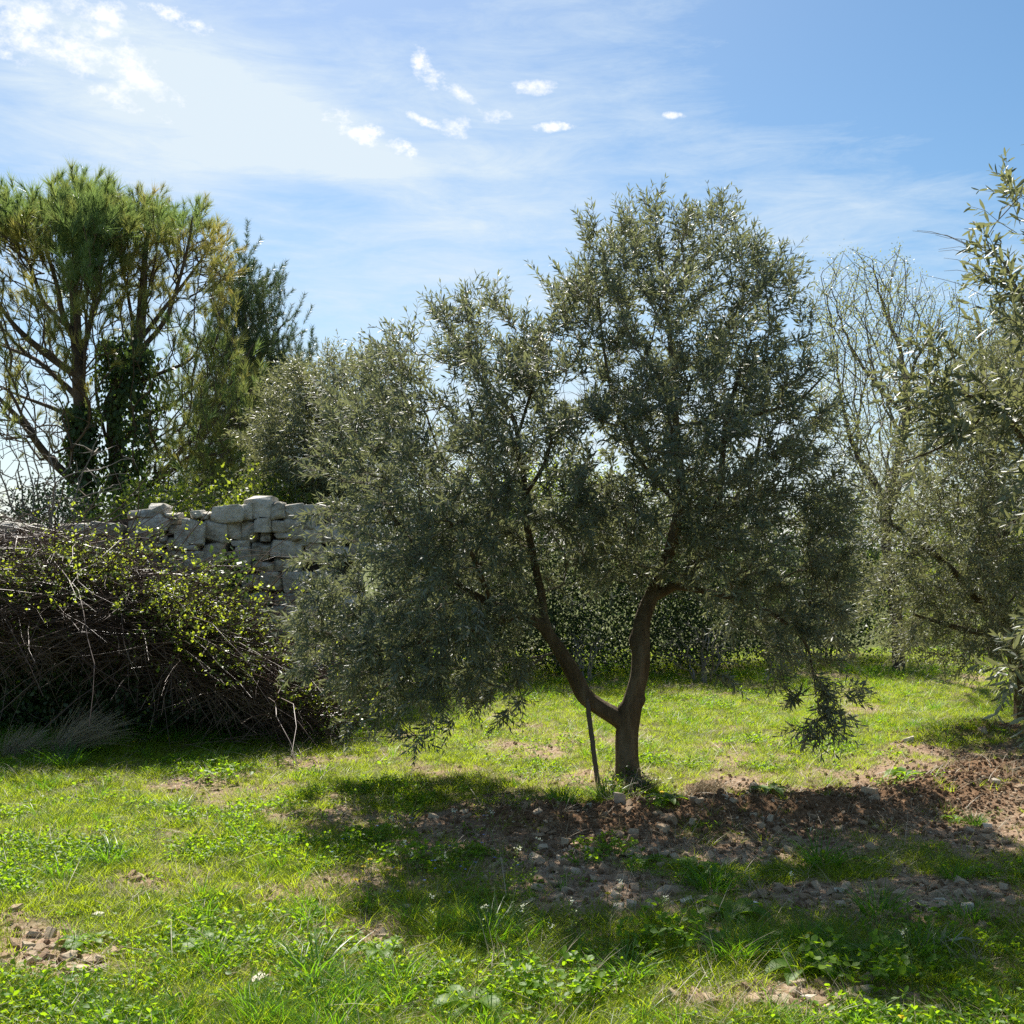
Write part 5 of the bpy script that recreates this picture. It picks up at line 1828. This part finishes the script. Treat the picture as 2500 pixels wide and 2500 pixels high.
def build_stalk(px, py, lab, h, seed, lean=0.0):
    r = np.random.default_rng(seed)
    y = G(px, py)[1]
    root = empty('flowering_stalk', gp(px, py), lab, 'weed', 'thin flowering stalks above the grass')
    s = np.linspace(0, 1, 7)
    la = r.normal(lean, .15); wob = r.normal(0, .012, (7, 3)) * s[:, None]
    c = np.stack([la * h * s ** 1.5, r.normal(0, .1) * h * s, h * s], -1) + wob
    V, Q = tubes(c[None], np.linspace(.0016, .0008, 7)[None], 4)
    vs_, qs = [V], [Q]; off = len(V)
    m = 16
    t = r.uniform(.45, .97, m); b = np.stack([np.interp(t, s, c[:, i]) for i in range(3)], -1)
    a = r.random(m) * 6.28
    e = b + np.stack([np.cos(a), np.sin(a), .6 * np.ones(m)], -1) * (.022 * (1.2 - t))[:, None]
    V2, Q2 = tubes(np.stack([b, (b + e) / 2 + [0, 0, .001], e], 1), np.full((m, 3), .0005), 3)
    link('stem', make_mesh('stem', np.concatenate([V, V2]), np.concatenate([Q, Q2 + off]), M['stem'], True, {'rnd': np.full(len(V) + len(V2), .4)}), root, loc=(0, 0, 0))
    # heart shaped pods and tiny white flowers on top
    d = norm(np.stack([np.cos(a), np.sin(a), .5 * np.ones(m)], -1))
    link('pods', leaf_mesh('pods', e, d, r.normal(size=(m, 3)), np.full(m, .009), .8, M['stem'], r), root, loc=(0, 0, 0))
    n = 14
    fo = c[-1] + r.normal(0, .006, (n, 3)); fd = norm(r.normal(size=(n, 3)) + [0, 0, .8])
    link('flower_head', leaf_mesh('flower_head', fo, fd, r.normal(size=(n, 3)), np.full(n, .007), .8, M['white'], r), root, loc=(0, 0, 0))


for k, (px, py, h, lab) in enumerate([
    (1012, 2200, .30, 'flowering stalk left of the shadow centre'), (1030, 2215, .24, 'shorter stalk just right of the left one'), (1075, 2235, .26, 'stalk with bushy top in the left shadow'),
    (1232, 2420, .52, 'tallest thin white flowered stalk crossing the shadow edge'), (1160, 2440, .34, 'leaning stalk left of the tallest one'), (1265, 2390, .28, 'stalk right of the tallest one'),
    (1310, 2440, .24, 'short stalk among sunny leaves at the bottom'), (1300, 2230, .32, 'curved stalk in the middle of the left shadow'), (960, 2150, .30, 'pale stalk beside the dandelions'),
    (1120, 2170, .34, 'bent pale stalk in the dark grass'), (1625, 2330, .22, 'stalk above the glowing leafy clump'), (1950, 2300, .26, 'stalk left of the mallow like plant'),
    (2230, 2440, .26, 'stalk near the bottom right'), (1480, 2330, .26, 'stalk at the bottom edge of the shadow'), (2010, 2140, .2, 'short stalk out of the large dark tuft'),
    (1200, 2120, .28, 'stalk at the back of the left shadow'), (1400, 2350, .22, 'stalk between sun and shade at the bottom'), (1045, 2330, .24, 'stalk in the sunny weeds at the shadow corner')]):
    build_stalk(px, py, lab, h, 400 + k)

# blue speedwell specks
rs = np.random.default_rng(17)
bp_ = np.array([gp(px, py, .05) for px, py in zip(rs.normal(1060, 110, 26), rs.normal(2120, 40, 26))])
n = len(bp_) * 4
d_ = np.stack([np.cos(np.arange(n) * 1.57), np.sin(np.arange(n) * 1.57), .2 * np.ones(n)], -1)
o = link('speedwell_flowers', leaf_mesh('speedwell_flowers', np.repeat(bp_, 4, 0), d_, np.array([0, 0, 1.0]) + 0 * d_, np.full(n, .009), .8, M['blue'], rs))
tag(o, 'specks of tiny blue speedwell flowers in the shaded grass', kind='stuff')

# dry grass clump and litter under the brambles
def straw_clump(px, py, n, h, lean, seed, label, group=None):
    r = np.random.default_rng(seed)
    c = gp(px, py)
    az = r.random(n) * 6.28; rad = .12 * np.sqrt(r.random(n))
    b = np.stack([rad * np.cos(az), rad * np.sin(az) * .7, np.zeros(n)], -1)
    d = norm(np.stack([lean + r.normal(0, .35, n), r.normal(-.1, .3, n), np.ones(n)], -1))
    L = h * r.uniform(.4, 1, n)
    s = np.linspace(0, 1, 6)[None, :, None]
    Pn = b[:, None] + d[:, None] * L[:, None, None] * s + np.array([.35, 0, -.35]) * (L[:, None, None] * s ** 2 * r.uniform(.2, 1.1, (n, 1, 1)))
    V, Q = tubes(Pn, np.linspace(.0018, .0006, 6)[None] * np.ones((n, 1)), 3)
    o = link('dry_grass_clump', make_mesh('dry_grass_clump', V, Q, M['straw'], True, {'rnd': np.repeat(r.random(n), 18)}), loc=c)
    tag(o, label, 'grass tuft', group)


straw_clump(150, 1845, 420, .55, .75, 501, 'clump of dead grey straw leaning right in front of the brambles')
straw_clump(40, 1850, 260, .35, .3, 502, 'low clump of brown dead stalks at the left edge under the brambles')
straw_clump(1560, 1935, 160, .12, .1, 503, 'short dead stubble around the foot of the olive trunk')
straw_clump(1720, 1940, 200, .12, .3, 504, 'mat of dead grass right of the trunk on the ridge')
g5 = blades_mesh('grass_tuft_green', 160, .22, .10, .8, .0045, M['grass_dark'], 310, 4, .5)
place('grass_tuft', g5, 155, 1870, 'green grass growing out of the dead straw clump', 'grass tuft', TG, s=1.2)

# dark sprout ring round the foot of the trunk
shrub('basal_shoots', 'dark little suckers and dead twigs ringing the foot of the trunk', 'plant', [(1470, 1900), (1510, 1875), (1560, 1880), (1610, 1900), (1600, 1935), (1480, 1940)], 7.1, .15, .3, 60, 120, .025, .5,
      'ivy', 6, spread=.035, base=(1540, 1930), stems=4, tip=.0018, sr=.003)

# ------------------------------------------------------------------ stones lying on the field
BIG = [(1512, 1990, 30, 34, 'upright pale stone in front of the trunk'), (1634, 2022, 46, 22, 'flat pale stone behind its twin on the red soil'), (1619, 2040, 40, 18, 'flat pale stone in front of its twin on the red soil'),
       (1378, 2060, 22, 24, 'squarish stone at the left end of the dug soil'), (1445, 2083, 44, 14, 'long flat stone on the soil left of the centre'), (1838, 1955, 24, 34, 'upright brown stone on the back of the ridge'),
       (2123, 1955, 42, 24, 'block shaped brown stone on top of the ridge'), (1543, 2214, 32, 22, 'white square stone in the shade'), (1510, 2218, 30, 12, 'flat tan stone left of the white square one'),
       (1678, 2208, 34, 14, 'bluish flat stone below the shaded tuft'), (1530, 2135, 20, 12, 'small rounded stone in the shaded soil'), (1843, 2222, 16, 26, 'narrow standing stone in the shade'),
       (1636, 1912, 22, 12, 'pale stone in the dead grass right of the trunk'), (2218, 1805, 34, 12, 'white flat stone in the sunny strip at the right'), (633, 2375, 44, 22, 'white flat stone in the sunny grass at the lower left'),
       (242, 2222, 30, 14, 'pale stone beside the bare patch at the left'), (2050, 2185, 26, 12, 'pinkish tilted stone in the shade at the right'), (2295, 2210, 30, 16, 'pale broken stone on the stony shade patch'),
       (2365, 2230, 34, 22, 'largest broken pale stone near the right edge'), (1780, 2108, 46, 18, 'big soil coloured stone in the middle of the dug strip'), (1975, 2440, 40, 14, 'flat tan stone at the bottom right'),
       (2290, 2470, 60, 20, 'broad flat stone at the bottom right corner'), (2430, 1925, 22, 18, 'pale stone high on the ridge at the right'), (2410, 2015, 26, 14, 'light stone on the sunny end of the ridge'),
       (1770, 1990, 18, 12, 'small tan stone on the ridge left of the rosette'), (1440, 1990, 16, 10, 'small stone behind the arching tuft'), (2400, 1800, 24, 14, 'grey stone on the far right soil heap')]
for k, (px, py, wd, ht, lab) in enumerate(BIG):
    x, y = G(px, py + ht * .4)
    m = y / F
    o = link('stone', hull_mesh('stone', 600 + k, (wd * m / 2, wd * m / 2 * .75, ht * m / 2 * 1.15), M['rock'] if 'brown' in lab or 'soil' in lab else M['pale_stone'], jit=.2, extra=5), loc=(x, y, float(ground_z(np.array([x]), np.array([y]))[0]) + ht * m * .30))
    o.rotation_euler = (rng.normal(0, .12), rng.normal(0, .15), rng.normal(0, .4))
    tag(o, lab, 'stone', 'larger loose stones')


def ground_stones():
    tm = []
    for i in range(8):
        tm.append(hull_mesh('stone', 700 + i, (1, .8, .5), M['rock'], jit=.22, extra=4))
    x, y = sample_ground(30000, y1=10, power=1.2, marg=0)
    b = bare(x, y)
    s = np.where(rng.random(len(x)) < np.clip((b - .45) * 2, 0, 1), 1, 0) * (.014 + .022 * rng.random(len(x)) ** 2)
    vis = s * F / y
    order = np.argsort(-vis * (s > 0) * rng.uniform(.6, 1, len(x)))[:290]
    for k, i in enumerate(order):
        o = bpy.data.objects.new('stone', tm[k % 8])
        COL.objects.link(o); o.parent = ground
        z = float(ground_z(x[i:i + 1], y[i:i + 1])[0])
        o.location = (x[i], y[i], z + s[i] * .18)
        o.rotation_euler = (rng.normal(0, .35), rng.normal(0, .35), rng.random() * 6.28)
        q = s[i]; o.scale = (q, q * rng.uniform(.7, 1.1), q * rng.uniform(.6, 1.3))


ground_stones()
# fallen olive twig
tr = np.random.default_rng(21)
fo = gp(2250, 2345, .04)
b_, d_, n_, z_, st_ = shoots(np.array([[0, 0, 0.0]]), np.array([[1, .1, .15]]), np.array([.22]), 8, .06, tr, sag=.1)
root = empty('olive_twig', fo, 'cut olive twig with silvery leaves lying at the lower right', 'twig')
V, Q = tubes(st_, np.full((1, 4), .0016), 4)
link('stem', make_mesh('stem', V, Q, M['twig'], True), root, loc=(0, 0, 0))
leaf_parts(root, b_ + fo * 0, d_, n_, z_, .2, M['olive_pale'], np.arange(len(b_)))
for c in root.children:
    if c.name.startswith('leaf'):
        c.location = tuple(np.array(c.location) + np.array(root.location))
print('tris', sum(len(m.loops) - 2 * len(m.polygons) for m in bpy.data.meshes))
